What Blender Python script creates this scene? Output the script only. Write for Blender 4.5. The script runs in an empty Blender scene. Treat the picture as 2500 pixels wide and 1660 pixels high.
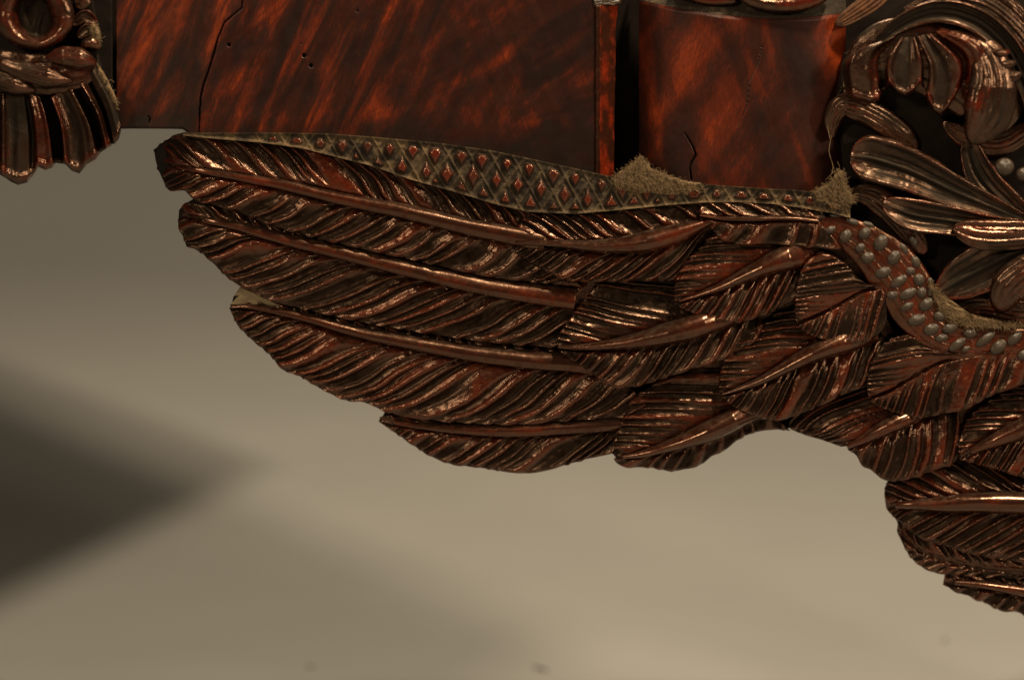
import bpy, math, random
import numpy as np

random.seed(7)
rng = np.random.RandomState(11)
scene = bpy.context.scene
COL = scene.collection
U = 0.0002                      # metres per carving unit (0.2 mm)
PITCH = math.radians(12.0)      # camera looks slightly down
DIST = 1.2
TZ = 0.27                       # height of the view centre above the floor
FPX = DIST / U

# ------------------------------------------------------------------ camera
CAM = np.array([0.0, -DIST * math.cos(PITCH), TZ + DIST * math.sin(PITCH)])
cam_d = bpy.data.cameras.new('camera')
cam_d.sensor_width = 36.0
cam_d.lens = 36.0 * DIST / (2500 * U)
cam_d.clip_start = 0.02
cam_d.clip_end = 60
cam_d.dof.use_dof = True
cam_d.dof.focus_distance = DIST - 0.012
cam_d.dof.aperture_fstop = 3.6
cam = bpy.data.objects.new('camera', cam_d)
COL.objects.link(cam)
cam.location = CAM
cam.rotation_euler = (math.pi / 2 - PITCH, 0, 0)
scene.camera = cam

# ------------------------------------------------------------------ world + lamps
world = bpy.data.worlds.new('World')
scene.world = world
world.use_nodes = True
bg = world.node_tree.nodes['Background']
bg.inputs['Color'].default_value = (1.0, 0.86, 0.66, 1)
bg.inputs['Strength'].default_value = 0.055


def area(name, loc, target, size, power, color):
    d = bpy.data.lights.new(name, 'AREA')
    d.shape = 'DISK'
    d.size = size
    d.energy = power
    d.color = color
    o = bpy.data.objects.new(name, d)
    COL.objects.link(o)
    o.location = loc
    v = np.array(target) - np.array(loc)
    from mathutils import Vector
    o.rotation_euler = Vector(v).to_track_quat('-Z', 'Y').to_euler()
    return o


WARM = (1.0, 0.80, 0.54)
area('key_lamp', (0.55, -0.50, TZ + 1.40), (0.0, 0.2, TZ - 0.1), 0.15, 34, WARM)
area('side_lamp', (1.30, -1.00, TZ + 0.75), (0.0, 0.0, TZ), 0.20, 11, WARM)
area('back_lamp', (-0.07, 0.60, TZ + 1.33), (0.0, 0.4, 0.0), 0.24, 12, WARM)
area('fill_lamp', (-0.95, -1.4, TZ + 0.85), (0.0, 0.0, TZ), 0.24, 11, WARM)

scene.view_settings.view_transform = 'Standard'
scene.view_settings.look = 'None'
scene.view_settings.exposure = 0.0
scene.view_settings.gamma = 1.0
scene.view_settings.use_curve_mapping = False

# ------------------------------------------------------------------ coordinates
sp, cp = math.sin(PITCH), math.cos(PITCH)


def P(x, y, h):
    """carving-plan units (x right, y down) at relief height h (towards the viewer) -> world"""
    x = np.asarray(x, float); y = np.asarray(y, float); h = np.asarray(h, float)
    x, y, h = np.broadcast_arrays(x, y, h)
    a = (x - 1250.0) / FPX
    b = (830.0 - y) / FPX
    dx = a
    dy = cp + b * sp
    dz = -sp + b * cp
    t = (-h * U - CAM[1]) / dy
    return np.stack([CAM[0] + t * dx, CAM[1] + t * dy, CAM[2] + t * dz], -1)


# ------------------------------------------------------------------ noise helpers
_R = rng.rand(8192)
_T = rng.rand(512, 512)


def n1(x, seed=0):
    x = np.asarray(x, float) + 37.7 * seed + 1000
    i = np.floor(x).astype(int); f = x - i
    f = f * f * (3 - 2 * f)
    return _R[i % 8192] * (1 - f) + _R[(i + 1) % 8192] * f


def hsh(c, seed=0):
    return _R[(np.asarray(c).astype(int) * 7 + seed * 131 + 4001) % 8192]


def n2(x, y, seed=0):
    x = np.asarray(x, float) + 53.1 * seed + 700
    y = np.asarray(y, float) + 29.3 * seed + 900
    i = np.floor(x).astype(int); j = np.floor(y).astype(int)
    f = x - i; g = y - j
    f = f * f * (3 - 2 * f); g = g * g * (3 - 2 * g)
    a = _T[i % 512, j % 512]; b = _T[(i + 1) % 512, j % 512]
    c = _T[i % 512, (j + 1) % 512]; d = _T[(i + 1) % 512, (j + 1) % 512]
    return (a * (1 - f) + b * f) * (1 - g) + (c * (1 - f) + d * f) * g


def sstep(a, b, x):
    t = np.clip((x - a) / (b - a), 0, 1)
    return t * t * (3 - 2 * t)


def curve(pts, n):
    """smooth curve through pts resampled to n points of equal spacing (any dimension)"""
    p = np.asarray(pts, float)
    if len(p) == 2:
        t = np.linspace(0, 1, n)[:, None]
        return p[0] * (1 - t) + p[1] * t
    q = np.vstack([2 * p[0] - p[1], p, 2 * p[-1] - p[-2]])
    out = []
    for i in range(1, len(q) - 2):
        p0, p1, p2, p3 = q[i - 1], q[i], q[i + 1], q[i + 2]
        d = [max(np.linalg.norm((b - a)[:2]), 1e-6) ** 0.5 for a, b in ((p0, p1), (p1, p2), (p2, p3))]
        t0, t1 = 0, d[0]; t2 = t1 + d[1]; t3 = t2 + d[2]
        t = np.linspace(t1, t2, 24, endpoint=False)[:, None]
        a1 = (t1 - t) / (t1 - t0) * p0 + (t - t0) / (t1 - t0) * p1
        a2 = (t2 - t) / (t2 - t1) * p1 + (t - t1) / (t2 - t1) * p2
        a3 = (t3 - t) / (t3 - t2) * p2 + (t - t2) / (t3 - t2) * p3
        b1 = (t2 - t) / (t2 - t0) * a1 + (t - t0) / (t2 - t0) * a2
        b2 = (t3 - t) / (t3 - t1) * a2 + (t - t1) / (t3 - t1) * a3
        out.append((t2 - t) / (t2 - t1) * b1 + (t - t1) / (t2 - t1) * b2)
    out = np.vstack(out + [p[-1:]])
    s = np.concatenate([[0], np.cumsum(np.linalg.norm(np.diff(out[:, :2], axis=0), axis=1))])
    u = np.linspace(0, s[-1], n)
    return np.stack([np.interp(u, s, out[:, k]) for k in range(out.shape[1])], -1)


def plen(p):
    p = np.asarray(p, float)
    return float(np.linalg.norm(np.diff(p[:, :2], axis=0), axis=1).sum())


def prof(vals, n):
    vals = np.asarray(vals, float)
    if vals.ndim == 0:
        return np.full(n, float(vals))
    return np.interp(np.linspace(0, 1, n), np.linspace(0, 1, len(vals)), vals)


# ------------------------------------------------------------------ materials
def new_mat(name):
    m = bpy.data.materials.new(name)
    m.use_nodes = True
    nt = m.node_tree
    b = nt.nodes['Principled BSDF']
    return m, nt, b


class NT:
    def __init__(self, nt):
        self.nt = nt
        tc = nt.nodes.new('ShaderNodeTexCoord')
        self.obj = tc.outputs['Object']

    def node(self, t, **kw):
        n = self.nt.nodes.new(t)
        for k, v in kw.items():
            setattr(n, k, v)
        return n

    def link(self, a, b):
        self.nt.links.new(a, b)

    def mapping(self, scale, rot=(0, 0, 0), loc=(0, 0, 0), src=None):
        src = src or self.obj
        if any(rot):
            r = self.node('ShaderNodeMapping')
            r.inputs['Rotation'].default_value = rot
            self.link(src, r.inputs['Vector'])
            src = r.outputs['Vector']
        m = self.node('ShaderNodeMapping')
        m.inputs['Scale'].default_value = scale
        m.inputs['Location'].default_value = loc
        self.link(src, m.inputs['Vector'])
        return m.outputs['Vector']

    def noise(self, vec, scale, detail=4, rough=0.55, dist=0.0):
        n = self.node('ShaderNodeTexNoise')
        n.inputs['Scale'].default_value = scale
        n.inputs['Detail'].default_value = detail
        n.inputs['Roughness'].default_value = rough
        n.inputs['Distortion'].default_value = dist
        self.link(vec, n.inputs['Vector'])
        return n.outputs['Fac']

    def ramp(self, fac, stops, interp='LINEAR'):
        r = self.node('ShaderNodeValToRGB')
        e = r.color_ramp.elements
        r.color_ramp.interpolation = interp
        while len(e) < len(stops):
            e.new(0.5)
        for el, (p, c) in zip(e, stops):
            el.position = p
            el.color = (*c, 1) if len(c) == 3 else c
        self.link(fac, r.inputs['Fac'])
        return r.outputs['Color']

    def math(self, op, a, b=None, clamp=False):
        n = self.node('ShaderNodeMath', operation=op)
        n.use_clamp = clamp
        for i, v in enumerate((a, b)):
            if v is None:
                continue
            if isinstance(v, (int, float)):
                n.inputs[i].default_value = v
            else:
                self.link(v, n.inputs[i])
        return n.outputs[0]

    def range(self, v, a, b, c=0.0, d=1.0):
        n = self.node('ShaderNodeMapRange')
        n.clamp = True
        for k, x in (('From Min', a), ('From Max', b), ('To Min', c), ('To Max', d)):
            n.inputs[k].default_value = x
        self.link(v, n.inputs['Value'])
        return n.outputs['Result']

    def mix(self, fac, a, b):
        n = self.node('ShaderNodeMix', data_type='RGBA')
        for i, v in ((0, fac), (6, a), (7, b)):
            if isinstance(v, (int, float)):
                n.inputs[i].default_value = v
            elif isinstance(v, tuple):
                n.inputs[i].default_value = (*v, 1)
            else:
                self.link(v, n.inputs[i])
        return n.outputs[2]

    def attr(self, name):
        a = self.node('ShaderNodeAttribute')
        a.attribute_name = name
        return a.outputs['Fac']

    def bump(self, h, strength, dist):
        b = self.node('ShaderNodeBump')
        b.inputs['Strength'].default_value = strength
        b.inputs['Distance'].default_value = dist
        self.link(h, b.inputs['Height'])
        return b.outputs['Normal']

    def normal_z(self):
        g = self.node('ShaderNodeNewGeometry')
        s = self.node('ShaderNodeSeparateXYZ')
        self.link(g.outputs['Normal'], s.inputs[0])
        return s.outputs['Z']


DUST = (0.100, 0.083, 0.060)


def carved_mat(name, red=(0.085, 0.0105, 0.0022), dark=(0.0075, 0.0024, 0.0014), film=(0.0058, 0.0043, 0.0033),
               dust_up=0.25, bias=0.0, rough=(0.20, 0.36), film_amt=0.75, bump=0.6):
    """old french-polished mahogany: brown-black polish rubbed through to red here and there, grey film in the cuts"""
    m, nt, b = new_mat(name)
    n = NT(nt)
    wear = n.attr('wear')
    big = n.noise(n.mapping((1, 1, 1)), 42, 4, 0.6)
    mid = n.noise(n.mapping((1, 1, 1)), 230, 5, 0.65)
    fine = n.noise(n.mapping((0.28, 1.0, 1.0), rot=(0, math.radians(10), 0)), 1700, 4, 0.62)
    blot = n.math('ADD', n.math('MULTIPLY', n.math('SUBTRACT', big, 0.5), 1.2), n.math('MULTIPLY', n.math('SUBTRACT', mid, 0.5), 1.2))
    w = n.math('ADD', n.math('ADD', n.math('MULTIPLY', wear, 1.0), blot), bias)
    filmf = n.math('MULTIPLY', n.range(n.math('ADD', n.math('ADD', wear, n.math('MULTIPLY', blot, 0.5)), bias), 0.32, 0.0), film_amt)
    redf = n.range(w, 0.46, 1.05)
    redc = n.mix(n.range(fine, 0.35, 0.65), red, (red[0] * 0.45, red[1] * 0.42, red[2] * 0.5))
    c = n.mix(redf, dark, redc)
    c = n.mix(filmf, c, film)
    nz = n.normal_z()
    up = n.math('MULTIPLY', n.range(nz, 0.3, 0.85), n.range(mid, 0.40, 0.65))
    c = n.mix(n.math('MULTIPLY', up, dust_up), c, DUST)
    n.link(c, b.inputs['Base Color'])
    dull = n.math('ADD', n.math('MULTIPLY', filmf, 0.9), n.math('MULTIPLY', n.range(mid, 0.48, 0.68), 0.45), True)
    r = n.range(n.math('ADD', dull, n.math('MULTIPLY', n.math('SUBTRACT', fine, 0.5), 0.5)), 0.0, 1.0, rough[0], rough[1] + 0.14)
    n.link(r, b.inputs['Roughness'])
    n.link(n.range(dull, 0.0, 0.9, 1.0, 0.05), b.inputs['Specular IOR Level'])
    b.inputs['Specular Tint'].default_value = (1.0, 0.60, 0.38, 1)
    n.link(n.range(dull, 0.0, 0.6, 0.4, 0.0), b.inputs['Coat Weight'])
    b.inputs['Coat Tint'].default_value = (1.0, 0.66, 0.44, 1)
    b.inputs['Coat Roughness'].default_value = 0.20
    hgt = n.math('ADD', n.math('MULTIPLY', fine, 0.42), n.math('MULTIPLY', mid, 0.5))
    nrm = n.bump(hgt, bump * 0.7, 0.0008)
    n.link(nrm, b.inputs['Normal'])
    n.link(nrm, b.inputs['Coat Normal'])
    return m


def dusty_mat(name):
    """packed grey-tan dust lying in carved ground"""
    m, nt, b = new_mat(name)
    n = NT(nt)
    big = n.noise(n.mapping((1, 1, 1)), 70, 4, 0.6)
    mid = n.noise(n.mapping((1, 1, 1)), 420, 5, 0.7)
    wear = n.attr('wear')
    f = n.math('ADD', n.math('MULTIPLY', big, 0.8), n.math('MULTIPLY', mid, 0.6))
    c = n.ramp(f, [(0.48, (0.010, 0.0075, 0.0055)), (0.72, (0.022, 0.016, 0.011)), (0.98, (0.13, 0.092, 0.054))])
    c = n.mix(n.math('MULTIPLY', wear, 0.7), c, (0.185, 0.120, 0.060))
    n.link(c, b.inputs['Base Color'])
    b.inputs['Roughness'].default_value = 0.8
    b.inputs['Specular IOR Level'].default_value = 0.2
    n.link(n.bump(mid, 0.7, 0.0012), b.inputs['Normal'])
    return m


def veneer_mat(name, mode):
    """flame-figured mahogany veneer under old polish"""
    m, nt, b = new_mat(name)
    n = NT(nt)
    warp = n.noise(n.mapping((1, 1, 1)), 9, 3, 0.5)
    if mode == 'rail':
        v1 = n.mapping((1.0, 1.0, 0.16), rot=(0, math.radians(-24), 0))
        st = n.noise(v1, 85, 5, 0.62, 0.6)
        v2 = n.mapping((1.0, 1.0, 0.42), rot=(0, math.radians(-52), 0), loc=(0.11, 0, 0.03))
        bl = n.noise(v2, 34, 4, 0.55, 1.2)
        v3 = n.mapping((1.0, 1.0, 0.10), rot=(0, math.radians(24), 0))
        cr = n.noise(v3, 120, 3, 0.6, 0.3)
        sx = n.node('ShaderNodeSeparateXYZ'); n.link(n.obj, sx.inputs[0])
        g = n.range(sx.outputs['X'], -0.075, 0.01)
        left = n.math('ADD', n.math('MULTIPLY', st, 0.85), n.math('MULTIPLY', bl, 0.30))
        right = n.math('ADD', n.math('MULTIPLY', bl, 0.75), n.math('MULTIPLY', cr, 0.30))
        right = n.math('SUBTRACT', right, 0.045)
        mm = n.node('ShaderNodeMix', data_type='FLOAT')
        n.link(g, mm.inputs[0]); n.link(left, mm.inputs[2]); n.link(right, mm.inputs[3])
        f = mm.outputs[0]
        f = n.math('ADD', f, n.math('MULTIPLY', n.math('SUBTRACT', warp, 0.5), 0.18))
    else:
        v1 = n.mapping((1.0, 1.0, 0.30), rot=(0, math.radians(18), 0), loc=(0.03, 0, 0.02))
        st = n.noise(v1, 30, 4, 0.5, 1.0)
        v2 = n.mapping((1.0, 1.0, 0.30), rot=(0, math.radians(-38), 0), loc=(0.2, 0, 0.1))
        s2 = n.noise(v2, 38, 4, 0.5, 0.7)
        f = n.math('ADD', n.math('MULTIPLY', st, 0.62), n.math('MULTIPLY', s2, 0.50))
    pore = n.noise(n.mapping((1.0, 1.0, 0.22), rot=(0, math.radians(-14), 0)), 1300, 3, 0.6)
    f2 = n.math('ADD', f, n.math('MULTIPLY', n.math('SUBTRACT', pore, 0.5), 0.16))
    c = n.ramp(f2, [(0.45, (0.0135, 0.0052, 0.0038)), (0.56, (0.032, 0.0075, 0.0040)),
                    (0.64, (0.088, 0.0135, 0.0042)), (0.72, (0.24, 0.034, 0.0060)), (0.83, (0.37, 0.066, 0.011))])
    speck = n.noise(n.mapping((1, 1, 1)), 900, 2, 0.5)
    c = n.mix(n.range(speck, 0.30, 0.24, 0, 0.8), c, (0.012, 0.007, 0.005))
    wear = n.attr('wear')                      # crack walls and worm holes: raw dirt
    c = n.mix(wear, c, (0.012, 0.009, 0.007))
    n.link(c, b.inputs['Base Color'])
    rr = n.noise(n.mapping((1, 1, 1)), 130, 4, 0.6)
    n.link(n.range(rr, 0.3, 0.7, 0.34, 0.5), b.inputs['Roughness'])
    b.inputs['Specular IOR Level'].default_value = 0.20
    hh = n.math('ADD', n.math('MULTIPLY', rr, 1.0), n.math('MULTIPLY', pore, 0.15))
    n.link(n.bump(hh, 0.25, 0.0008), b.inputs['Normal'])
    return m


def plain_mat(name, c0, c1, scale, rough=0.6, bump=0.4, spec=0.4):
    m, nt, b = new_mat(name)
    n = NT(nt)
    f = n.noise(n.mapping((1, 1, 1)), scale, 5, 0.65)
    n.link(n.ramp(f, [(0.3, c0), (0.7, c1)]), b.inputs['Base Color'])
    b.inputs['Roughness'].default_value = rough
    b.inputs['Specular IOR Level'].default_value = spec
    n.link(n.bump(f, bump, 0.001), b.inputs['Normal'])
    return m


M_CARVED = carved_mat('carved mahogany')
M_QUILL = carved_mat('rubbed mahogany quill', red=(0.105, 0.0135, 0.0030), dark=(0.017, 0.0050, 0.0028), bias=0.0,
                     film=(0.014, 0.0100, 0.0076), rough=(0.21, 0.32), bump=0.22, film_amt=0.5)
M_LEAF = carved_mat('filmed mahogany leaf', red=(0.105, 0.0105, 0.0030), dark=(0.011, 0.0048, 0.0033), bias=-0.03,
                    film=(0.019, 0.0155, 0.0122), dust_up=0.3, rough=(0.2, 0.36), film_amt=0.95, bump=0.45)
M_BEADBAND = carved_mat('red mahogany ground', red=(0.10, 0.013, 0.0035), dark=(0.030, 0.0065, 0.003), bias=0.05, dust_up=0.1)
M_LOZ = carved_mat('polished lozenge', red=(0.11, 0.015, 0.006), dark=(0.04, 0.011, 0.007), film=(0.030, 0.025, 0.019),
                   dust_up=0.2, rough=(0.18, 0.5))
M_BEAD = plain_mat('grey rubbed bead', (0.020, 0.0115, 0.0065), (0.062, 0.040, 0.023), 200, 0.26, 0.3, 0.6)
M_DUSTY = dusty_mat('dust packed ground')
M_RAIL = veneer_mat('flame veneer', 'rail')
M_BLOCK = veneer_mat('flame veneer block', 'block')
M_DARK = plain_mat('dark stained wood', (0.007, 0.005, 0.004), (0.016, 0.010, 0.007), 120, 0.65, 0.4, 0.12)
M_RAW = plain_mat('raw broken wood', (0.16, 0.115, 0.065), (0.26, 0.20, 0.12), 180, 0.75, 0.5, 0.25)
M_FLUFF = plain_mat('lint', (0.10, 0.066, 0.036), (0.27, 0.185, 0.105), 500, 0.95, 0.6, 0.05)
M_SPLINT = plain_mat('splintered mahogany', (0.035, 0.017, 0.010), (0.13, 0.05, 0.018), 220, 0.7, 0.8, 0.25)
M_EDGE = carved_mat('worn red edge strip', red=(0.26, 0.030, 0.008), dark=(0.030, 0.010, 0.006), bias=0.1, dust_up=0.1)


# ------------------------------------------------------------------ mesh helpers
def link_mesh(name, verts, faces, mat, parent=None, wear=None, smooth=True):
    me = bpy.data.meshes.new(name)
    verts = np.asarray(verts, np.float32)
    if isinstance(faces, np.ndarray):
        nf, k = faces.shape
        me.vertices.add(len(verts))
        me.vertices.foreach_set('co', verts.ravel())
        me.loops.add(nf * k)
        me.loops.foreach_set('vertex_index', faces.astype(np.int32).ravel())
        me.polygons.add(nf)
        me.polygons.foreach_set('loop_start', np.arange(0, nf * k, k, dtype=np.int32))
        me.update(calc_edges=True)
    else:
        me.from_pydata(verts.tolist(), [], faces)
    me.polygons.foreach_set('use_smooth', np.full(len(me.polygons), smooth))
    if wear is not None:
        a = me.attributes.new('wear', 'FLOAT', 'POINT')
        a.data.foreach_set('value', np.asarray(wear, np.float32).ravel())
    me.materials.append(mat)
    me.update()
    o = bpy.data.objects.new(name, me)
    COL.objects.link(o)
    if parent is not None:
        o.parent = parent
    return o


def grid_faces(ny, nx, flip=False):
    i = np.arange(ny * nx).reshape(ny, nx)
    a, b, c, d = i[:-1, :-1].ravel(), i[:-1, 1:].ravel(), i[1:, 1:].ravel(), i[1:, :-1].ravel()
    f = np.stack([a, d, c, b] if not flip else [a, b, c, d], -1)
    return f


def grid_obj(name, X, Y, H, mat, parent, wear=None, skirt=30, closed=False):
    """relief sheet with rounded lip and side walls"""
    if wear is None:
        wear = np.full(X.shape, 0.5)
    if skirt:
        k = 2
        X, Y, wear = (np.pad(a, k, mode='edge') for a in (X, Y, wear))
        Hb = np.pad(H, k, mode='edge')
        m1 = np.zeros(Hb.shape); m1[1:-1, 1:-1] = 0; m1[:] = 2
        m1[1:-1, 1:-1] = 1
        m1[2:-2, 2:-2] = 0
        H = Hb - np.where(m1 == 1, 2.0, 0) - np.where(m1 == 2, skirt, 0)
        wear = np.where(m1 == 2, 0.25, wear)
    ny, nx = X.shape
    V = P(X, Y, H).reshape(-1, 3)
    # orient towards the viewer
    cx = (X[1:, :-1] - X[:-1, :-1]) * (Y[:-1, 1:] - Y[:-1, :-1]) - (Y[1:, :-1] - Y[:-1, :-1]) * (X[:-1, 1:] - X[:-1, :-1])
    F = grid_faces(ny, nx, flip=cx.sum() > 0)
    return link_mesh(name, V, F, mat, parent, wear.ravel())


def ext_poly(name, pts, h0, h1, mat, parent, inset=4, smooth=False, wear=0.4):
    """solid slab with an outline and a small chamfer"""
    p = np.asarray(pts, float)
    area2 = np.sum(p[:, 0] * np.roll(p[:, 1], -1) - np.roll(p[:, 0], -1) * p[:, 1])
    if area2 < 0:
        p = p[::-1]
    e = np.roll(p, -1, 0) - np.roll(p, 1, 0)
    nrm = np.stack([-e[:, 1], e[:, 0]], -1)
    nrm /= np.linalg.norm(nrm, axis=1)[:, None] + 1e-9
    pin = p + nrm * inset
    n = len(p)
    V = np.vstack([P(p[:, 0], p[:, 1], h0), P(p[:, 0], p[:, 1], h1 - inset), P(pin[:, 0], pin[:, 1], h1)])
    F = []
    for i in range(n):
        j = (i + 1) % n
        F.append([i, j, n + j, n + i])
        F.append([n + i, n + j, 2 * n + j, 2 * n + i])
    F.append(list(range(2 * n, 3 * n)))
    F.append(list(range(n))[::-1])
    return link_mesh(name, V, F, mat, parent, np.full(3 * n, wear), smooth)


def box_world(name, lo, hi, mat, parent, wear=0.3):
    x0, y0, z0 = lo; x1, y1, z1 = hi
    V = [(x0, y0, z0), (x1, y0, z0), (x1, y1, z0), (x0, y1, z0), (x0, y0, z1), (x1, y0, z1), (x1, y1, z1), (x0, y1, z1)]
    F = [[0, 3, 2, 1], [4, 5, 6, 7], [0, 1, 5, 4], [1, 2, 6, 5], [2, 3, 7, 6], [3, 0, 4, 7]]
    return link_mesh(name, V, F, mat, parent, np.full(8, wear), False)


def barbs(ph, v, seed, rev):
    """hand-cut barbs: hollow gouge cuts between narrow rounded ridges of uneven width, reach and depth"""
    w = ph + 1.0 * (n1(ph * 0.75, seed) - 0.5) + 0.8 * (n1(ph * 0.29, seed + 3) - 0.5)
    c = np.floor(w)
    f = w - c
    if rev:
        f = 1 - f
    r1 = hsh(c, seed); r2 = hsh(c, seed + 5); r3 = hsh(c, seed + 9); r4 = hsh(c, seed + 13)
    v0 = -0.04 + 0.30 * r3 ** 1.5
    v1 = 1.00 + 0.25 * r4
    q = np.clip((v - v0) / (v1 - v0), 0, 1)
    env = np.clip(3.2 * q * (1.12 - q), 0, 1) ** 0.55
    pk = 0.50 + 0.20 * (r1 - 0.3)
    a = (0.175 + 0.18 * r2 ** 2) * (1 + 0.9 * (1 - env))
    x = (f - pk)
    x = np.where(x < 0, x / 1.25, x / 0.8)
    rid = np.exp(-np.abs(x / a) ** 2.2) * (0.62 + 0.38 * r4)
    floor = 0.16 * (np.abs(f - pk) * 2) ** 2
    # one or two thin veiner lines on the gouge floor
    k = np.exp(-((f - 0.10 - 0.08 * r3) / 0.035) ** 2) * (r2 > 0.3) + 0.8 * np.exp(-((f - 0.90 + 0.06 * r1) / 0.03) ** 2) * (r1 > 0.5)
    rid = np.maximum(rid, floor) + 0.20 * k
    rid = 1 - (1 - np.clip(rid, 0, 1)) * env
    return rid, r2, r1


def feather(parent, spine, up, lo, base, hup, hlo, pitch=22, amp=8, kup=1.2, klo=1.2, sway=0.12, wq=10,
            quill=None, tipdrop=0, tiplen=0.1, thick=34, scallop=3.5, seed=0, rootdrop=0, quillmat=None,
            qshift=0.2, mat=None, wearbias=0.0, name='feather', dipv=7):
    pitch = pitch * 2.05; amp = amp * 2.25
    L = plen(curve(spine, 60))
    nu = int(max(60, L / 2.3))
    S = curve(spine, nu); A = curve(up, nu); B = curve(lo, nu)
    Wu = np.linalg.norm(A - S, axis=1); Wl = np.linalg.norm(B - S, axis=1)
    nvu = int(np.clip(np.percentile(Wu, 80) / 2.6, 8, 90)); nvl = int(np.clip(np.percentile(Wl, 80) / 2.6, 8, 90))
    u = np.linspace(0, 1, nu)[:, None]
    s = u * L
    hb = prof(base, nu)[:, None]
    wqa = prof(wq, nu)[:, None]
    parts = []
    for E, W, k, hE, nv, sd, sgn in ((A, Wu, kup, prof(hup, nu)[:, None], nvu, seed * 2 + 1, -1),
                                     (B, Wl, klo, prof(hlo, nu)[:, None], nvl, seed * 2 + 2, 1)):
        v = np.linspace(0, 1, nv)[None, :]
        d = v * W[:, None]
        pt = pitch * (1.0 if sgn > 0 or k < 1.6 else 1.3)
        ph = (s + k * d + 0.35 * sway * W[:, None] * np.sin(2 * np.pi * v)) / pt
        ph = ph + 0.28 * (n2(s / 80, d / 55, sd) - 0.5)
        rid, r1, r2 = barbs(ph, v, sd, sgn < 0)
        env = sstep(0.55, 1.5, d / np.maximum(wqa, 3) / 1.0) * (1 - 0.25 * sstep(0.85, 1.0, v))
        lens = 0.8
        am = amp * lens * ((0.35 + 0.9 * sstep(0.2, 0.85, v)) if (sgn < 0 and k > 1.6) else 1.0) * np.clip(W[:, None] / 40.0, 0.15, 1)
        h = hb + (hE - hb) * v ** 1.3 + 5 * np.sin(np.pi * v) ** 2 * np.clip(W[:, None] / 60, 0, 1) + am * env * (rid - 0.75)
        h = h - (dipv * (1.7 if sgn > 0 else 0.8)) * np.exp(-(d / ((1.6 if sgn > 0 else 1.2) * np.maximum(wqa, 3))) ** 4) * (W[:, None] > 6)
        h = h + 2.2 * (n2(s / 25, d / 18, sd + 9) - 0.5) + 1.3 * (n2(s / 10, d / 8, sd + 6) - 0.5) + 0.7 * (n2(s / 5, d / 5, sd + 4) - 0.5)
        h = h - 6 * sstep(0.93, 1.0, v) * np.clip(W[:, None] / 30, 0, 1)
        out = (E - S) / np.maximum(W, 1e-3)[:, None]
        off = scallop * (rid[:, -1] - 0.6) * np.clip(W / 30, 0, 1)
        wgt = (v ** 3)
        X = S[:, :1] + (E - S)[:, :1] * v + out[:, :1] * off[:, None] * wgt
        Y = S[:, 1:2] + (E - S)[:, 1:2] * v + out[:, 1:2] * off[:, None] * wgt
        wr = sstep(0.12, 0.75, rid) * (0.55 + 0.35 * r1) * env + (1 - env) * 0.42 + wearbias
        parts.append((X, Y, h, wr))
    (X0, Y0, h0, w0), (X1, Y1, h1, w1) = parts
    X = np.hstack([X0[:, ::-1], X1[:, 1:]]); Y = np.hstack([Y0[:, ::-1], Y1[:, 1:]])
    H = np.hstack([h0[:, ::-1], h1[:, 1:]]); Wr = np.hstack([w0[:, ::-1], w1[:, 1:]])
    if tipdrop:
        H = H - tipdrop * (np.clip(1 - u / tiplen, 0, 1) ** 1.8)
    if rootdrop:
        H = H - rootdrop * sstep(0.85, 1.0, u)
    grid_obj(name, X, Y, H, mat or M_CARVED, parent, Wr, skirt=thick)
    # quill
    if quill is not None:
        hq, u0, u1 = quill
        m0, m1 = int(u0 * (nu - 1)), int(u1 * (nu - 1))
        Q = S[m0:m1 + 1]
        n = len(Q)
        T = np.gradient(Q, axis=0); T /= np.linalg.norm(T, axis=1)[:, None]
        N = np.stack([-T[:, 1], T[:, 0]], -1)
        if np.mean(np.sum(N * (B - S)[m0:m1 + 1], axis=1)) < 0:
            N = -N                                       # towards the lower vane
        th = np.linspace(0, np.pi, 17)[None, :]
        w = wqa[m0:m1 + 1]
        uu = np.linspace(0, 1, n)[:, None]
        sec = np.sin(th) ** 0.8
        off = -np.cos(th) * w + qshift * w * np.sin(th)
        off = off + 1.6 * (n2(uu * n / 22, th * 1.0, seed + 21) - 0.5)
        hs = np.convolve(np.pad(H[:, X0.shape[1] - 1], 20, mode='edge'), np.hanning(41) / np.hanning(41).sum(), 'valid')
        hh = hs[m0:m1 + 1][:, None] + dipv * 0.2 + (1.75 if L > 550 else 2.0) * prof(hq, n)[:, None] * sec + (0 if L > 550 else 5)
        hh = hh + 1.3 * (n2(uu * n / 26, th * 2.0, seed + 31) - 0.5) + 0.3 * (n2(uu * n / 4, th * 5, seed + 41) - 0.5)
        X = Q[:, :1] + N[:, :1] * off; Y = Q[:, 1:2] + N[:, 1:2] * off
        wr = 0.15 + 0.5 * sec * (0.5 + 0.6 * n2(uu * n / 40, th * 1.5, seed + 51)) - 0.25 * sstep(0.6, 1.0, np.cos(th)) + wearbias
        grid_obj('quill', X, Y, hh, quillmat or M_QUILL, parent, wr, skirt=14)


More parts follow.
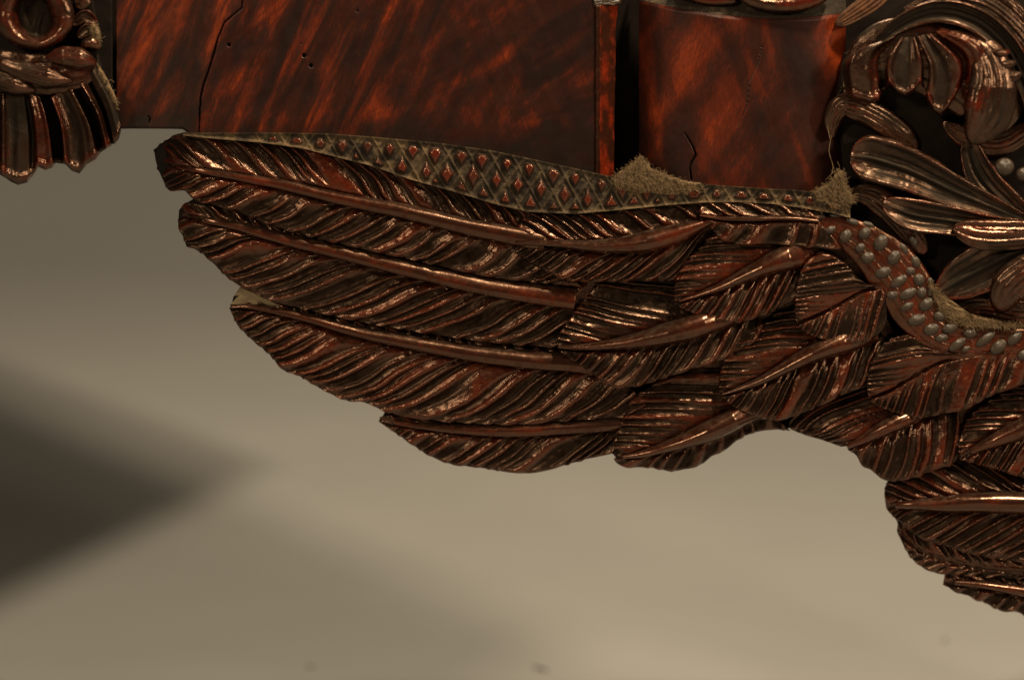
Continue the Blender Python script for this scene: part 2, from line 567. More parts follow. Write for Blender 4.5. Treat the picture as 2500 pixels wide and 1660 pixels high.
def blade(name, parent, spine, hw, h, kind='pillow', mat=None, bulge=14, rim=8, vein=0, thick=40, seed=0, tip=0.12,
          root=0.0, flutes=0, wearbias=0.0, lop=0.0):
    """leaf lobe: spine from root to tip, half widths, heights; pillow = convex, gouge = hollow with a raised rim"""
    L = plen(curve(spine, 60))
    nu = int(max(40, L / 2.6))
    S = curve(spine, nu)
    W = prof(hw, nu)
    u = np.linspace(0, 1, nu)
    if tip:
        W = W * np.sqrt(np.clip(1 - (np.clip((u - (1 - tip)) / tip, 0, 1)) ** 2, 0.0004, 1))
    if root:
        W = W * np.sqrt(np.clip(1 - (np.clip((root - u) / root, 0, 1)) ** 2, 0.0004, 1))
    T = np.gradient(S, axis=0); T /= np.linalg.norm(T, axis=1)[:, None]
    N = np.stack([-T[:, 1], T[:, 0]], -1)
    nv = int(np.clip(np.max(W) / 1.3, 17, 61)) | 1
    v = np.linspace(-1, 1, nv)[None, :]
    hb = prof(h, nu)[:, None]
    Wc = W[:, None]
    X = S[:, :1] + N[:, :1] * Wc * v
    Y = S[:, 1:2] + N[:, 1:2] * Wc * v
    d = v * Wc
    sN = u[:, None] * L
    wn = np.clip(Wc / max(np.max(W), 1), 0, 1)
    vs = np.clip(v - lop * (1 - v * v), -1, 1)
    if kind == 'pillow':
        hh = bulge * np.sqrt(np.clip(1 - vs ** 2, 0, 1)) * wn
        wr = 0.12 + 0.3 * np.clip(1 - vs ** 2, 0, 1) ** 2 + 0.5 * n2(sN / 60, d / 40, seed + 6)
    else:
        av = np.abs(vs)
        hh = (-bulge * (1 - sstep(0.1, 0.82, av)) + rim * np.exp(-((av - 0.86) / 0.11) ** 2) - 5 * sstep(0.92, 1, av)) * wn
        tipb = sstep(1 - tip * 0.9, 1.0, u)[:, None] if tip else 0
        hh = hh + (bulge * 0.8) * tipb * (1 - av)
        wr = 0.10 + (0.15 + 0.5 * n2(sN / 70, d / 50, seed + 7)) * np.exp(-((av - 0.88) / 0.12) ** 2) + 0.35 * tipb + 0.25 * n2(sN / 50, d / 30, seed + 8)
    if vein:
        hh = hh + vein * np.exp(-(d / (0.10 * max(np.max(W), 1) + 1.5)) ** 2) * wn
        wr = wr - 0.25 * np.exp(-(d / (0.12 * max(np.max(W), 1) + 2)) ** 2)
    if flutes:
        hh = hh + 3.0 * np.sin(flutes * np.pi * v) * wn
    if np.max(W) > 17:
        fan = v + 0.05 * (n1(sN / 40, seed + 3) - 0.5)
        for vi, dep in ((-0.55, 2.4), (-0.2, 2.0), (0.28, 3.0), (0.66, 1.8)):
            g = np.exp(-((fan - vi * (0.75 + 0.3 * u[:, None])) * Wc / 2.6) ** 2) * sstep(0.02, 0.15, u)[:, None] * (1 - sstep(0.72, 0.93, u)[:, None]) * wn
            hh = hh - dep * g
            wr = wr - 0.35 * g
    hh = hh + 2.5 * (n2(sN / 28, d / 16, seed) - 0.5) + 0.9 * (n2(sN / 8, d / 6, seed + 2) - 0.5)
    return grid_obj(name, X, Y, hb + hh, mat or M_LEAF, parent, wr + wearbias, skirt=thick)


def fan_leaf(name, parent, knots, mat, lip=9, thick=46, seed=0, cols=9):
    """one continuous fluted leaf: knots run across it, each (top, middle, bottom, height, wear)"""
    K = []
    nv = 90
    for (a, b, c, h, wr) in knots:
        K.append((curve([a, b, c], nv), h, wr))
    v = np.linspace(0, 1, nv)
    Xs, Ys, Hs, Ws = [], [], [], []
    for i in range(len(K) - 1):
        for t in np.arange(cols) / cols:
            m = t * t * (3 - 2 * t)
            p = K[i][0] * (1 - t) + K[i + 1][0] * t
            h0, h1 = K[i][1], K[i + 1][1]
            h = h0 * (1 - m) + h1 * m
            hm = 62.0
            prof_v = np.sin(np.pi * np.clip(0.10 + 0.82 * v, 0, 1)) ** 0.6
            Xs.append(p[:, 0]); Ys.append(p[:, 1])
            Hs.append(hm + (h - hm) * prof_v)
            Ws.append(np.full(nv, K[i][2] * (1 - m) + K[i + 1][2] * m))
    X, Y, H, W = (np.array(a) for a in (Xs, Ys, Hs, Ws))
    H = H + lip * np.exp(-((v[None, :] - 0.93) / 0.05) ** 2) - 8 * sstep(0.965, 1.0, v)[None, :]
    W = W + 0.3 * np.exp(-((v[None, :] - 0.93) / 0.06) ** 2)
    H = H + 3 * (n2(X / 22, Y / 22, seed) - 0.5) + 1.0 * (n2(X / 7, Y / 7, seed + 2) - 0.5)
    return grid_obj(name, X, Y, H, mat, parent, W, skirt=thick)


# ------------------------------------------------------------------ setting: seamless paper backdrop
def backdrop():
    m, nt, b = new_mat('seamless paper')
    n = NT(nt)
    f = n.noise(n.mapping((1, 1, 1)), 2.2, 4, 0.55)
    g = n.noise(n.mapping((1, 1, 1)), 60, 4, 0.6)
    c = n.ramp(f, [(0.3, (0.262, 0.262, 0.258)), (0.7, (0.295, 0.295, 0.290))])
    c = n.mix(n.range(g, 0.62, 0.75, 0, 0.12), c, (0.22, 0.21, 0.195))
    n.link(c, b.inputs['Base Color'])
    b.inputs['Roughness'].default_value = 0.75
    b.inputs['Specular IOR Level'].default_value = 0.25
    n.link(n.bump(f, 0.3, 0.02), b.inputs['Normal'])
    prof_ = [(-2.2, 0.0), (1.7, 0.0)]
    R = 0.8
    for i in range(1, 25):
        a = math.pi / 2 * i / 24
        prof_.append((1.7 + R * math.sin(a), R - R * math.cos(a)))
    prof_.append((2.5, 2.8))
    V, F = [], []
    xs = np.linspace(-2.6, 2.6, 27)
    for (y, z) in prof_:
        for x in xs:
            V.append((x, y, z))
    nx = len(xs)
    for i in range(len(prof_) - 1):
        for j in range(nx - 1):
            a = i * nx + j
            F.append([a, a + 1, a + nx + 1, a + nx])
    o = link_mesh('backdrop', V, F, m, None)
    o['kind'] = 'structure'
    o['label'] = 'pale beige seamless paper sweep behind and under the carved wing'
    return o


backdrop()

# ------------------------------------------------------------------ the furniture
root = bpy.data.objects.new('carved_furniture', None)
COL.objects.link(root)
root['label'] = 'dark carved mahogany furniture frame with feathered wing bracket and curled acanthus leaf'
root['category'] = 'furniture'

# top and bottom line of the diaper (lozenge) band along the wing's upper edge
TOPX = [440, 470, 560, 700, 800, 900, 1000, 1080, 1200, 1300, 1400, 1480, 1560, 1650, 1720, 1800, 1870, 1950, 2010, 2070]
TOPY = [322, 325, 325, 325, 327, 334, 343, 351, 368, 389, 411, 429, 440, 446, 450, 456, 461, 465, 472, 488]
BOTX = [440, 509, 632, 734, 836, 900, 1004, 1106, 1208, 1289, 1404, 1506, 1634, 1723, 1804, 1881, 1957, 2034, 2085]
BOTY = [331, 338, 348, 362, 388, 404, 440, 468, 499, 518, 523, 514, 501, 495, 494, 498, 508, 521, 536]


def top_y(x): return np.interp(x, TOPX, TOPY)
def bot_y(x): return np.interp(x, BOTX, BOTY)


def polydist(X, Y, pts):
    d = np.full(X.shape, 1e9)
    for (a, b) in zip(pts[:-1], pts[1:]):
        ax, ay, aw = a; bx, by, bw = b
        vx, vy = bx - ax, by - ay
        t = np.clip(((X - ax) * vx + (Y - ay) * vy) / (vx * vx + vy * vy + 1e-9), 0, 1)
        w = aw + (bw - aw) * t
        d = np.minimum(d, np.hypot(X - ax - t * vx, Y - ay - t * vy) / np.maximum(w, 0.3))
    return d


def rail():
    xs = np.concatenate([np.arange(284, 620, 2.0), np.arange(620, 1440, 3.0), np.arange(1440, 1461, 1.5)])
    n = 150
    t = np.linspace(0, 1, n)[:, None]
    by = np.where(xs < 472, 314.5 + 1.5 * n1(xs / 30, 3), top_y(xs) + 26)
    by = np.where((xs >= 445) & (xs < 480), np.interp(xs, [445, 480], [315, 340]), by)
    X = np.repeat(xs[None, :], n, 0)
    Y = -40 + (by[None, :] + 40) * t
    H = 1.6 * (n2(X / 120, Y / 90, 2) - 0.5)
    H = H - 2.2 * sstep(0.985, 1.0, t)
    crack = [(600, -110, 1.2), (590, 20, 1.3), (548, 55, 1.6), (531, 95, 1.8), (522, 130, 2.6), (508, 175, 2.2),
             (497, 205, 2.4), (490, 235, 2.0), (487, 275, 2.2), (485, 325, 1.2)]
    d1 = polydist(X, Y, [(a, b, 0.75 * c) for a, b, c in crack])
    holes = np.full(X.shape, 1e9)
    for (hx, hy, r) in ((559, 110, 5), (742, 136, 5.5), (759, 161, 5), (872, 27, 3), (735, 108, 2)):
        holes = np.minimum(holes, np.hypot((X - hx) * 1.15, Y - hy) / r)
    chip = polydist(X, Y, [(362, 284, 0.8), (366, 289, 1.2), (364, 300, 0.7)])
    scr = np.minimum(polydist(X, Y, [(995, 165, 1.2), (1062, 262, 1.2), (1085, 300, 1.0)]),
                     polydist(X, Y, [(1245, 72, 0.9), (1280, 200, 0.9)]))
    g = np.maximum(np.maximum(1 - sstep(0.5, 1.6, d1), 1 - sstep(0.6, 1.1, holes)), 1 - sstep(0.5, 1.6, chip))
    H = H - 14 * g - 0.8 * (1 - sstep(0.5, 1.5, scr))
    H = H - 1.8 * sstep(487, 700, X) * 0 + 1.6 * sstep(0, 30, X - np.interp(Y, [-110, 20, 95, 175, 235, 325], [600, 590, 531, 508, 490, 485])) * 0
    side = 1 - sstep(-8, 8, X - np.interp(Y, [-40, 20, 55, 95, 175, 235, 325], [600, 590, 548, 531, 508, 490, 485]))
    grime = np.clip(side * (0.15 + 0.5 * n2(X / 60, Y / 90, 31)) + 0.75 * sstep(0.80, 1.0, t + 0.16 * (n2(X / 40, Y / 30, 33) - 0.5)), 0, 0.85)
    o = grid_obj('seat_rail', X, Y, H, M_RAIL, root, wear=np.clip(np.maximum(g, grime), 0, 1) * 0.95, skirt=90)
    # dark stile left of the veneer, running on behind the rosette
    X, Y = np.meshgrid(np.arange(-900, 282, 6.0), np.linspace(-40, 312, 60))
    H = -7 + 1.5 * (n2(X / 60, Y / 60, 8) - 0.5)
    grid_obj('stile', X, Y, H, M_DARK, o, wear=np.full(X.shape, 0.3), skirt=80)
    # worn arris, then the red splayed edge turning back into the gap
    ys = np.linspace(14, 446, 130)
    xs = np.linspace(0, 1, 16)
    T, S = np.meshgrid(xs, ys)
    X = 1452 + 12 * T + 1.2 * (n1(S / 17, 5) - 0.5)
    grid_obj('edge_bead', X, S, 1 + 5.5 * np.sin(np.pi * T) ** 0.7 + 1.2 * (n2(S / 9, T * 2, 3) - .5),
             M_QUILL, o, wear=0.2 + 0.3 * n2(S / 25, T * 3, 6), skirt=14)
    X = 1463 + T * np.interp(S, [14, 60, 300, 446], [46, 41, 37, 36]) + 1.5 * (n1(S / 23, 9) - 0.5)
    grid_obj('edge_strip', X, S, 2 - 52 * T + 2.0 * (n2(S / 14, T * 4, 4) - .5), M_EDGE, o,
             wear=0.15 + 0.75 * n2(S / 40, T * 2.5, 7), skirt=60)
    grid_obj('edge_cap', 1450 + T * 66, np.interp(S, [14, 446], [-90, 13]) + 4 * n1(T * 5, 2) - T * 5,
             4 - 34 * T + 1.5 * (n2(S / 10, T * 4, 14) - .5), M_BEAD, o, wear=np.full(X.shape, 0.4), skirt=40)
    ext_poly('carcase', [(-900, -42), (2620, -42), (2620, 420), (1700, 500), (1500, 480), (900, 345), (470, 318), (300, 307), (-900, 300)],
             -230, -150, M_DARK, o, 3)
    return o


RAIL = rail()


def block():
    """bowed veneered block beside the rail"""
    nx, ny = 300, 220
    t = np.linspace(0, 1, nx)[None, :]
    s = np.linspace(0, 1, ny)[:, None]
    xs = 1560 + 505 * t
    ty = np.interp(xs, [1560, 1600, 1650, 1760, 1860, 1990, 2065], [2, 9, 20, 38, 46, 42, 32])
    by = np.interp(xs, [1560, 1640, 1700, 1800, 1900, 2065], [425, 452, 470, 480, 480, 470])
    X = np.repeat(xs, ny, 0)
    Y = ty + (by - ty) * s
    c = (t - 0.52) / 0.53
    H = -95 + 120 * np.sqrt(np.clip(1 - np.abs(c) ** 2.6, 0, 1)) + 0 * s
    H = H + 2.0 * (n2(X / 110, Y / 110, 5) - 0.5)
    d = np.minimum(polydist(X, Y, [(1672, 325, 0.9), (1690, 355, 1.4), (1699, 378, 1.8), (1688, 398, 2.0), (1684, 412, 1.6), (1688, 440, 1.6)]),
                   polydist(X, Y, [(1860, 110, 0.9), (1852, 150, 1.3), (1830, 200, 1.4), (1822, 260, 1.3), (1800, 310, 0.9)]) + 0.9)
    g = 1 - sstep(0.5, 1.8, d)
    H = H - 9 * g - 4 * (1 - sstep(0, 0.02, s))
    o = grid_obj('scroll_block', X, Y, H, M_BLOCK, root, wear=0.9 * g, skirt=60)
    # dusty top ledge behind the front edge
    ss = np.linspace(0, 1, 30)[:, None]
    Yt = (ty - 1) + (-60 - ty + 1) * ss
    Ht = (-95 + 112 * np.sqrt(np.clip(1 - np.abs(c) ** 2.6, 0, 1))) - 60 * ss + 2 * (n2(X[:30] / 14, Yt / 8, 3) - .5)
    grid_obj('block_ledge', X[:30], Yt, Ht, M_DUSTY, o, wear=0.1 * n2(X[:30] / 30, Yt / 10, 5), skirt=0)
    for i, (s_, w_) in enumerate([([(1790, -30), (1840, 2), (1910, 14), (1985, 2), (2030, -26)], 17),
                                  ([(1640, -25), (1720, 0), (1800, 2)], 12)]):
        blade('ledge_carving', o, s_, w_, 30 if i == 0 else 10, 'pillow', M_LEAF, 14, seed=60 + i, root=0.15)
    # splintered wood right of the block's upper edge
    blade('splintered_edge', o, [(2040, 62), (2075, 40), (2120, 10), (2180, -40)], [14, 22, 26, 20], [10, 6, 0, -6], 'pillow',
          M_SPLINT, 8, seed=71, root=0.2, flutes=5)
    return o


BLOCK = block()

# ------------------------------------------------------------------ the wing
SIL = [(446, 330), (400, 346), (376, 366), (380, 392), (386, 414), (404, 454), (414, 463), (450, 464), (472, 486), (455, 496), (437, 514),
       (436, 536), (440, 560), (458, 598), (502, 624), (558, 676), (600, 702), (570, 724), (564, 750), (584, 794), (655, 856), (700, 902),
       (752, 926), (822, 960), (942, 1000), (930, 1024), (1000, 1072), (1046, 1102), (1100, 1124), (1240, 1144), (1300, 1146),
       (1370, 1130), (1490, 1100), (1506, 1120), (1580, 1134), (1676, 1136), (1714, 1124), (1766, 1094), (1800, 1066), (1840, 1050),
       (1884, 1042), (1930, 1045), (1974, 1055), (2030, 1066), (2090, 1100), (2110, 1130), (2170, 1166), (2166, 1212), (2184, 1256),
       (2198, 1296), (2212, 1330), (2250, 1374), (2310, 1400), (2312, 1424), (2370, 1446), (2450, 1484), (2520, 1500),
       (2700, 1560), (2760, 1300), (2760, 700), (2600, 520), (2060, 500), (1900, 470), (1500, 450), (1200, 385), (900, 345), (700, 334)]
WING = ext_poly('wing', SIL, -95, -38, M_DARK, root, 6)
WING['label'] = 'outspread feathered wing carved in relief below the rail'


def lattice():
    xs = np.arange(446, 2078, 2.6)
    nt_ = 46
    t = np.linspace(0, 1, nt_)[:, None]
    X = np.repeat(xs[None, :], nt_, 0)
    ty, by = top_y(xs)[None, :], bot_y(xs)[None, :]
    Y = ty + (by - ty) * t
    hgt = (by - ty)
    dtop = t * hgt; dbot = (1 - t) * hgt
    base = np.interp(X, [446, 600, 1200, 1700, 2078], [32, 38, 44, 56, 74])
    H = base + 5 * np.exp(-(dtop / 5) ** 2) + 6 * np.exp(-(dbot / 4.5) ** 2) + 3.5 * (n2(X / 9, Y / 9, 3) - 0.5) + 3 * (n2(X / 26, Y / 20, 4) - .5)
    # raised dusty lines of the diaper pattern
    s = X - 838.0
    pit = 57.0
    c0 = np.abs(((s + 0.62 * (dtop - 24)) / pit + 0.5) % 1 - 0.0); c0 = np.minimum(c0, 1 - c0) * pit
    c1 = np.abs(((s - 0.62 * (dtop - 24)) / pit + 0.5) % 1 - 0.0); c1 = np.minimum(c1, 1 - c1) * pit
    ln = np.maximum(np.exp(-(c0 / 3.0) ** 2), np.exp(-(c1 / 3.0) ** 2)) * sstep(560, 680, X)
    H = H + 4.0 * ln
    wr = np.clip(0.55 * ln + 0.5 * np.exp(-(dbot / 6) ** 2) + 0.25 * np.exp(-(dtop / 5) ** 2), 0, 1) * (0.15 + 0.95 * n2(X / 45, Y / 30, 9))
    wr = np.clip(wr + 0.55 * (1 - sstep(950, 1250, X)) * sstep(0.42, 0.68, n2(X / 30, Y / 20, 23)), 0, 1)
    wr = np.clip(wr + 0.5 * sstep(1400, 1560, X) * sstep(0.55, 0.75, n2(X / 22, Y / 16, 19)), 0, 1)
    grid_obj('lattice_band', X, Y, H, M_DUSTY, WING, wear=wr, skirt=50)
    # lozenges, cut to the band
    def clip(poly, f):
        out = []
        for a, b in zip(poly, poly[1:] + poly[:1]):
            fa, fb = f(a), f(b)
            if fa >= 0:
                out.append(a)
            if fa * fb < 0:
                k = fa / (fa - fb)
                out.append((a[0] + (b[0] - a[0]) * k, a[1] + (b[1] - a[1]) * k))
        return out
    for r, (off, dy) in enumerate(((0.0, 24), (0.5, 70), (0.0, 116))):
        for k in range(-8, 24):
            cx = 838 + (k + off) * pit + random.uniform(-4, 4)
            if cx < 560 or cx > 2040:
                continue
            cy = top_y(cx) + dy + random.uniform(-2, 2)
            sz_ = random.uniform(0.82, 1.1); hw = (21 + random.uniform(-3, 2)) * sz_; hh = (36 + random.uniform(-5, 3)) * sz_
            poly = [(cx - hw, cy), (cx, cy - hh), (cx + hw, cy), (cx, cy + hh)]
            sk = 0.2 * (dy - 24)
            poly = clip(poly, lambda p: p[1] - (top_y(p[0]) + 8))
            if len(poly) >= 3:
                poly = clip(poly, lambda p: (bot_y(p[0]) - 8) - p[1])
            if len(poly) < 3:
                continue
            p = np.array(poly)
            a2 = abs(np.sum(p[:, 0] * np.roll(p[:, 1], -1) - np.roll(p[:, 0], -1) * p[:, 1]))
            if a2 < 300:
                continue
            c = p.mean(0)
            hb = np.interp(cx, [446, 600, 1200, 1700, 2078], [32, 38, 44, 56, 74]) - 1
            top = random.uniform(8, 15) * (0.7 if cx < 760 or cx > 1500 else 1.0)
            # densify outline
            q = np.vstack([np.linspace(p[i], p[(i + 1) % len(p)], 4, endpoint=False) for i in range(len(p))])
            rings = [(0.92, 0, 0.0), (0.66, 0.55, 0.02), (0.52, 0.88, 0.5), (0.42, 0.98, 0.9), (0.2, 1.0, 1.0)]
            tilt = np.array([random.uniform(-0.12, 0.12), random.uniform(-0.05, 0.18)])
            V, W = [], []
            lw = random.choice((1.1, 1.0, 0.9, 0.6)) if cx > 950 else random.choice((1.0, 0.7, 0.4))
            for sc_, hh_, wr_ in rings:
                pts = c + (q - c) * sc_
                hz = hb + top * hh_ + (pts - c) @ tilt * hh_
                V.append(P(pts[:, 0], pts[:, 1], hz)); W += [wr_ * lw] * len(q)
            m = len(q)
            V.append(P([c[0]], [c[1]], [hb + top])); W.append(1.1)
            F = []
            for i in range(len(rings) - 1):
                for j in range(m):
                    j2 = (j + 1) % m
                    F.append([i * m + j, i * m + j2, (i + 1) * m + j2, (i + 1) * m + j])
            for j in range(m):
                F.append([(len(rings) - 1) * m + j, (len(rings) - 1) * m + (j + 1) % m, len(rings) * m])
            link_mesh('lozenge', np.vstack(V), F, M_LOZ, WING, np.array(W))


lattice()

ext_poly('wing_ground', [(1340, 600), (1480, 540), (1740, 520), (1990, 560), (2100, 640), (2180, 800), (2330, 880), (2520, 900), (2520, 1120), (2330, 1120), (2180, 1010), (2020, 960), (1900, 960), (1780, 900), (1640, 900), (1500, 900), (1400, 800)],
         -60, 6, M_CARVED, WING, 4)
FB = lambda pts, d: [(x, y + d) for x, y in pts]
# --- long primaries, each lapping over the next below
band_lo = [(x, float(bot_y(x)) - 4) for x in (470, 509, 632, 734, 836, 900, 1004, 1106, 1208, 1289, 1350)]
feather(WING, [(386, 398), (453, 411), (555, 428), (700, 454), (800, 478), (887, 497), (978, 514), (1131, 551), (1262, 577), (1330, 592)],
        [(374, 366), (402, 344), (446, 324)] + band_lo[1:],
        [(382, 412), (396, 430), (404, 456), (414, 466), (450, 467), (478, 490), (560, 512), (660, 551), (783, 585), (900, 612), (1000, 634),
         (1200, 678), (1330, 692), (1420, 702)],
        base=[26, 30, 32, 32], hup=[10, 24, 30, 34], hlo=[26, 36, 38, 38], pitch=25, amp=9.5, kup=1.1, klo=1.45, sway=0.16,
        wq=[4, 10, 15, 18, 21, 27], quill=([3, 8, 12, 14, 15], 0.05, 1.0), tipdrop=95, tiplen=0.11, seed=1)
feather(WING, [(440, 528), (510, 538), (579, 552), (655, 572), (783, 604), (859, 622), (1000, 656), (1200, 700), (1405, 730)],
        [(437, 512), (456, 494), (500, 500), (655, 530), (783, 562), (900, 592), (1000, 616), (1200, 655), (1445, 680)],
        [(434, 536), (437, 562), (446, 578), (456, 602), (472, 607), (502, 627), (558, 681), (592, 702), (668, 737), (730, 753), (883, 787), (998, 808), (1146, 830),
         (1295, 845), (1400, 850)],
        base=[14, 14, 14, 16], hup=[4, 4, 4, 6], hlo=[16, 24, 24, 24], pitch=24, amp=9.5, kup=1.0, klo=1.35, sway=0.16,
        wq=[6, 13, 17, 20, 23, 26], quill=([4, 11, 15, 17, 17], 0.06, 1.0), tipdrop=50, tiplen=0.08, seed=2, qshift=0.45)
feather(WING, [(563, 749), (602, 748), (679, 760), (755, 777), (832, 799), (908, 817), (1010, 836), (1146, 860), (1295, 877), (1400, 884), (1500, 898)],
        [(562, 744), (600, 735), (679, 738), (755, 748), (832, 766), (908, 784), (1010, 802), (1146, 824), (1295, 842), (1400, 850), (1500, 862)],
        [(560, 752), (568, 772), (579, 793), (610, 826), (653, 862), (697, 908), (720, 914), (786, 951), (852, 980), (886, 980), (940, 1005),
         (998, 1019), (1146, 1034), (1250, 1037), (1413, 1026), (1525, 1018), (1590, 1005)],
        base=[2, 4, 4, 6], hup=[-4, -6, -6, -4], hlo=[6, 14, 14, 14], pitch=22, amp=10, kup=1.0, klo=1.45, sway=0.18,
        wq=[5, 11, 16, 20, 23, 25], quill=([6, 12, 15, 17, 18], 0.0, 1.0), tipdrop=12, tiplen=0.05, seed=3, qshift=0.4)
feather(WING, [(927, 1024), (977, 1033), (1057, 1043), (1206, 1051), (1295, 1049), (1413, 1042), (1520, 1034)],
        [(927, 1018), (960, 1010), (1057, 1018), (1206, 1026), (1295, 1026), (1413, 1018), (1520, 1012)],
        [(924, 1028), (954, 1050), (998, 1080), (1043, 1110), (1096, 1132), (1170, 1142), (1235, 1152), (1303, 1155), (1369, 1139), (1443, 1119), (1510, 1103)],
        base=[-12, -8, -8, -6], hup=-16, hlo=[-14, -6, -4, -4], pitch=21, amp=9, kup=1.0, klo=1.3, sway=0.12,
        wq=[4, 9, 14, 17, 16, 17], quill=([5, 10, 12, 13, 12], 0.06, 1.0), tipdrop=8, tiplen=0.06, seed=4, qshift=0.3)

# --- coverts
feather(WING, [(1257, 594), (1320, 594), (1378, 597), (1480, 601), (1570, 592), (1646, 573), (1735, 540)],
        [(1252, 590), (1262, 558), (1290, 522), (1404, 522), (1506, 512), (1634, 498), (1735, 492)],
        [(1254, 604), (1262, 622), (1300, 645), (1345, 668), (1385, 686), (1430, 688), (1520, 688), (1600, 686), (1641, 684), (1668, 650)],
        base=[46, 52, 54, 56], hup=[40, 44, 46, 54], hlo=[46, 56, 58, 58], pitch=21, amp=9, kup=0.9, klo=1.1, sway=0.12,
        wq=[4, 8, 13, 20, 28, 24, 10], quill=([6, 10, 14, 20, 24, 18, 8], 0.0, 1.0), seed=5, thick=44, qshift=0.1)
feather(WING, [(1362, 847), (1430, 847), (1532, 836), (1634, 814), (1700, 795), (1770, 772), (1840, 748)],
        [(1358, 842), (1367, 812), (1392, 774), (1412, 742), (1440, 716), (1470, 682), (1640, 680), (1790, 690), (1860, 690)],
        [(1362, 854), (1400, 882), (1440, 910), (1474, 934), (1502, 946), (1553, 944), (1630, 921), (1706, 898), (1765, 878), (1820, 850), (1870, 810)],
        base=[38, 46, 46, 24], hup=[36, 26, 14, 6], hlo=[36, 52, 56, 44], pitch=19, amp=8.5, kup=2.2, klo=0.95, sway=0.08,
        wq=[4, 9, 16, 25, 31, 28, 20], quill=([6, 12, 18, 24, 20, 6], 0.0, 0.93), seed=6, thick=44)
feather(WING, [(1656, 736), (1700, 722), (1753, 703), (1830, 668), (1906, 634), (2000, 606)],
        [(1647, 734), (1645, 703), (1652, 672), (1684, 622), (1706, 606), (1740, 570), (1800, 545), (1900, 540), (2000, 560)],
        [(1648, 742), (1668, 756), (1700, 770), (1740, 782), (1804, 788), (1835, 780), (1932, 735), (1962, 690), (1985, 640)],
        base=[62, 68, 66, 42], hup=[58, 46, 34, 28], hlo=[60, 78, 82, 66], pitch=16, amp=7.5, kup=2.1, klo=0.95, sway=0.06,
        wq=[3, 8, 14, 22, 34, 30], quill=([5, 10, 16, 24, 22, 3], 0.0, 1.0), seed=7, thick=44)
feather(WING, [(1708, 527), (1760, 533), (1830, 535), (1932, 533), (2000, 540)],
        [(1704, 520), (1716, 500), (1804, 494), (1881, 498), (1957, 508), (2010, 518)],
        [(1708, 534), (1730, 552), (1760, 585), (1800, 598), (1880, 599), (1985, 606), (2060, 612)],
        base=[70, 78, 80, 78], hup=[64, 66, 70, 72], hlo=[68, 84, 90, 88], pitch=25, amp=9, kup=1.4, klo=0.8, sway=0.08,
        wq=[3, 6, 7, 6, 5], quill=([4, 7, 7, 6], 0.0, 1.0), seed=8, thick=36)
feather(WING, [(1763, 963), (1810, 947), (1859, 928), (1936, 888), (1983, 864), (2059, 834), (2150, 806)],
        [(1757, 956), (1756, 925), (1766, 876), (1784, 844), (1830, 812), (1880, 775), (1950, 745), (2060, 750), (2150, 770)],
        [(1762, 968), (1792, 996), (1834, 1013), (1872, 1025), (1912, 1024), (2000, 992), (2060, 962), (2114, 938), (2130, 890), (2160, 840)],
        base=[50, 57, 57, 50, 30], hup=[48, 36, 24, 20], hlo=[48, 66, 70, 60], pitch=17, amp=8, kup=2.1, klo=0.95, sway=0.06,
        wq=[3, 9, 15, 23, 30, 24], quill=([5, 11, 17, 24, 20, 3], 0.0, 0.98), seed=9, thick=44)
feather(WING, [(1512, 1117), (1570, 1107), (1630, 1090), (1732, 1052), (1821, 1008), (1860, 990)],
        [(1500, 1108), (1496, 1080), (1512, 1040), (1524, 1012), (1540, 978), (1568, 955), (1640, 915), (1760, 880), (1850, 930)],
        [(1499, 1118), (1504, 1130), (1532, 1141), (1584, 1142), (1642, 1151), (1680, 1144), (1717, 1132), (1740, 1113), (1770, 1100), (1804, 1073),
         (1840, 1057), (1885, 1049), (1931, 1052)],
        base=[24, 32, 32, 10], hup=[24, 12, 0, -8], hlo=[10, 14, 14, 2], pitch=20, amp=8.5, kup=2.0, klo=0.9, sway=0.06,
        wq=[4, 10, 17, 25, 27, 24], quill=([6, 13, 20, 26, 22, 4], 0.02, 1.0), seed=10, thick=44)
# --- fans under the beaded strap
feather(WING, [(1946, 790), (1990, 772), (2050, 742), (2105, 712), (2150, 700)],
        [(1942, 780), (1941, 716), (1956, 660), (1978, 632), (2008, 616), (2060, 640), (2110, 690), (2150, 696)],
        [(1950, 796), (1978, 820), (2030, 834), (2086, 836), (2138, 824), (2164, 780), (2160, 720)],
        base=[72, 74, 74, 74], hup=[74, 82, 84, 82], hlo=[70, 86, 86, 84], pitch=12.5, amp=6.5, kup=2.6, klo=1.0, sway=0.03, wq=[3, 3, 3, 3],
        seed=11, thick=36, dipv=9)
feather(WING, [(2122, 972), (2170, 955), (2230, 920), (2300, 884), (2420, 858), (2560, 850)],
        [(2118, 960), (2117, 918), (2132, 874), (2160, 838), (2210, 818), (2300, 855), (2430, 862), (2560, 840)],
        [(2124, 978), (2160, 1000), (2232, 1022), (2308, 1009), (2360, 998), (2412, 970), (2500, 940), (2570, 920)],
        base=[66, 70, 72, 72], hup=[68, 78, 82, 78], hlo=[64, 80, 84, 80], pitch=16, amp=7, kup=2.6, klo=0.55, sway=0.03, wq=[3, 3, 3, 3],
        seed=12, thick=40, dipv=9)
feather(WING, [(2068, 1090), (2100, 1076), (2130, 1060), (2181, 1034), (2235, 1012), (2280, 990)],
        [(2052, 1090), (2000, 1072), (1960, 1060), (1925, 1040), (1960, 1000), (2040, 965), (2120, 940), (2240, 960)],
        [(2070, 1098), (2090, 1112), (2106, 1139), (2128, 1148), (2146, 1164), (2170, 1175), (2234, 1166), (2285, 1146), (2330, 1131), (2343, 1080), (2345, 1010)],
        base=[40, 46, 42, 20], hup=[14, 12, 10, 10], hlo=[30, 52, 60, 50], pitch=17, amp=8.5, kup=1.6, klo=0.75, sway=0.04,
        wq=[5, 12, 19, 22, 18, 10], quill=([6, 14, 20, 16, 2], 0.0, 0.95), seed=13, thick=44)
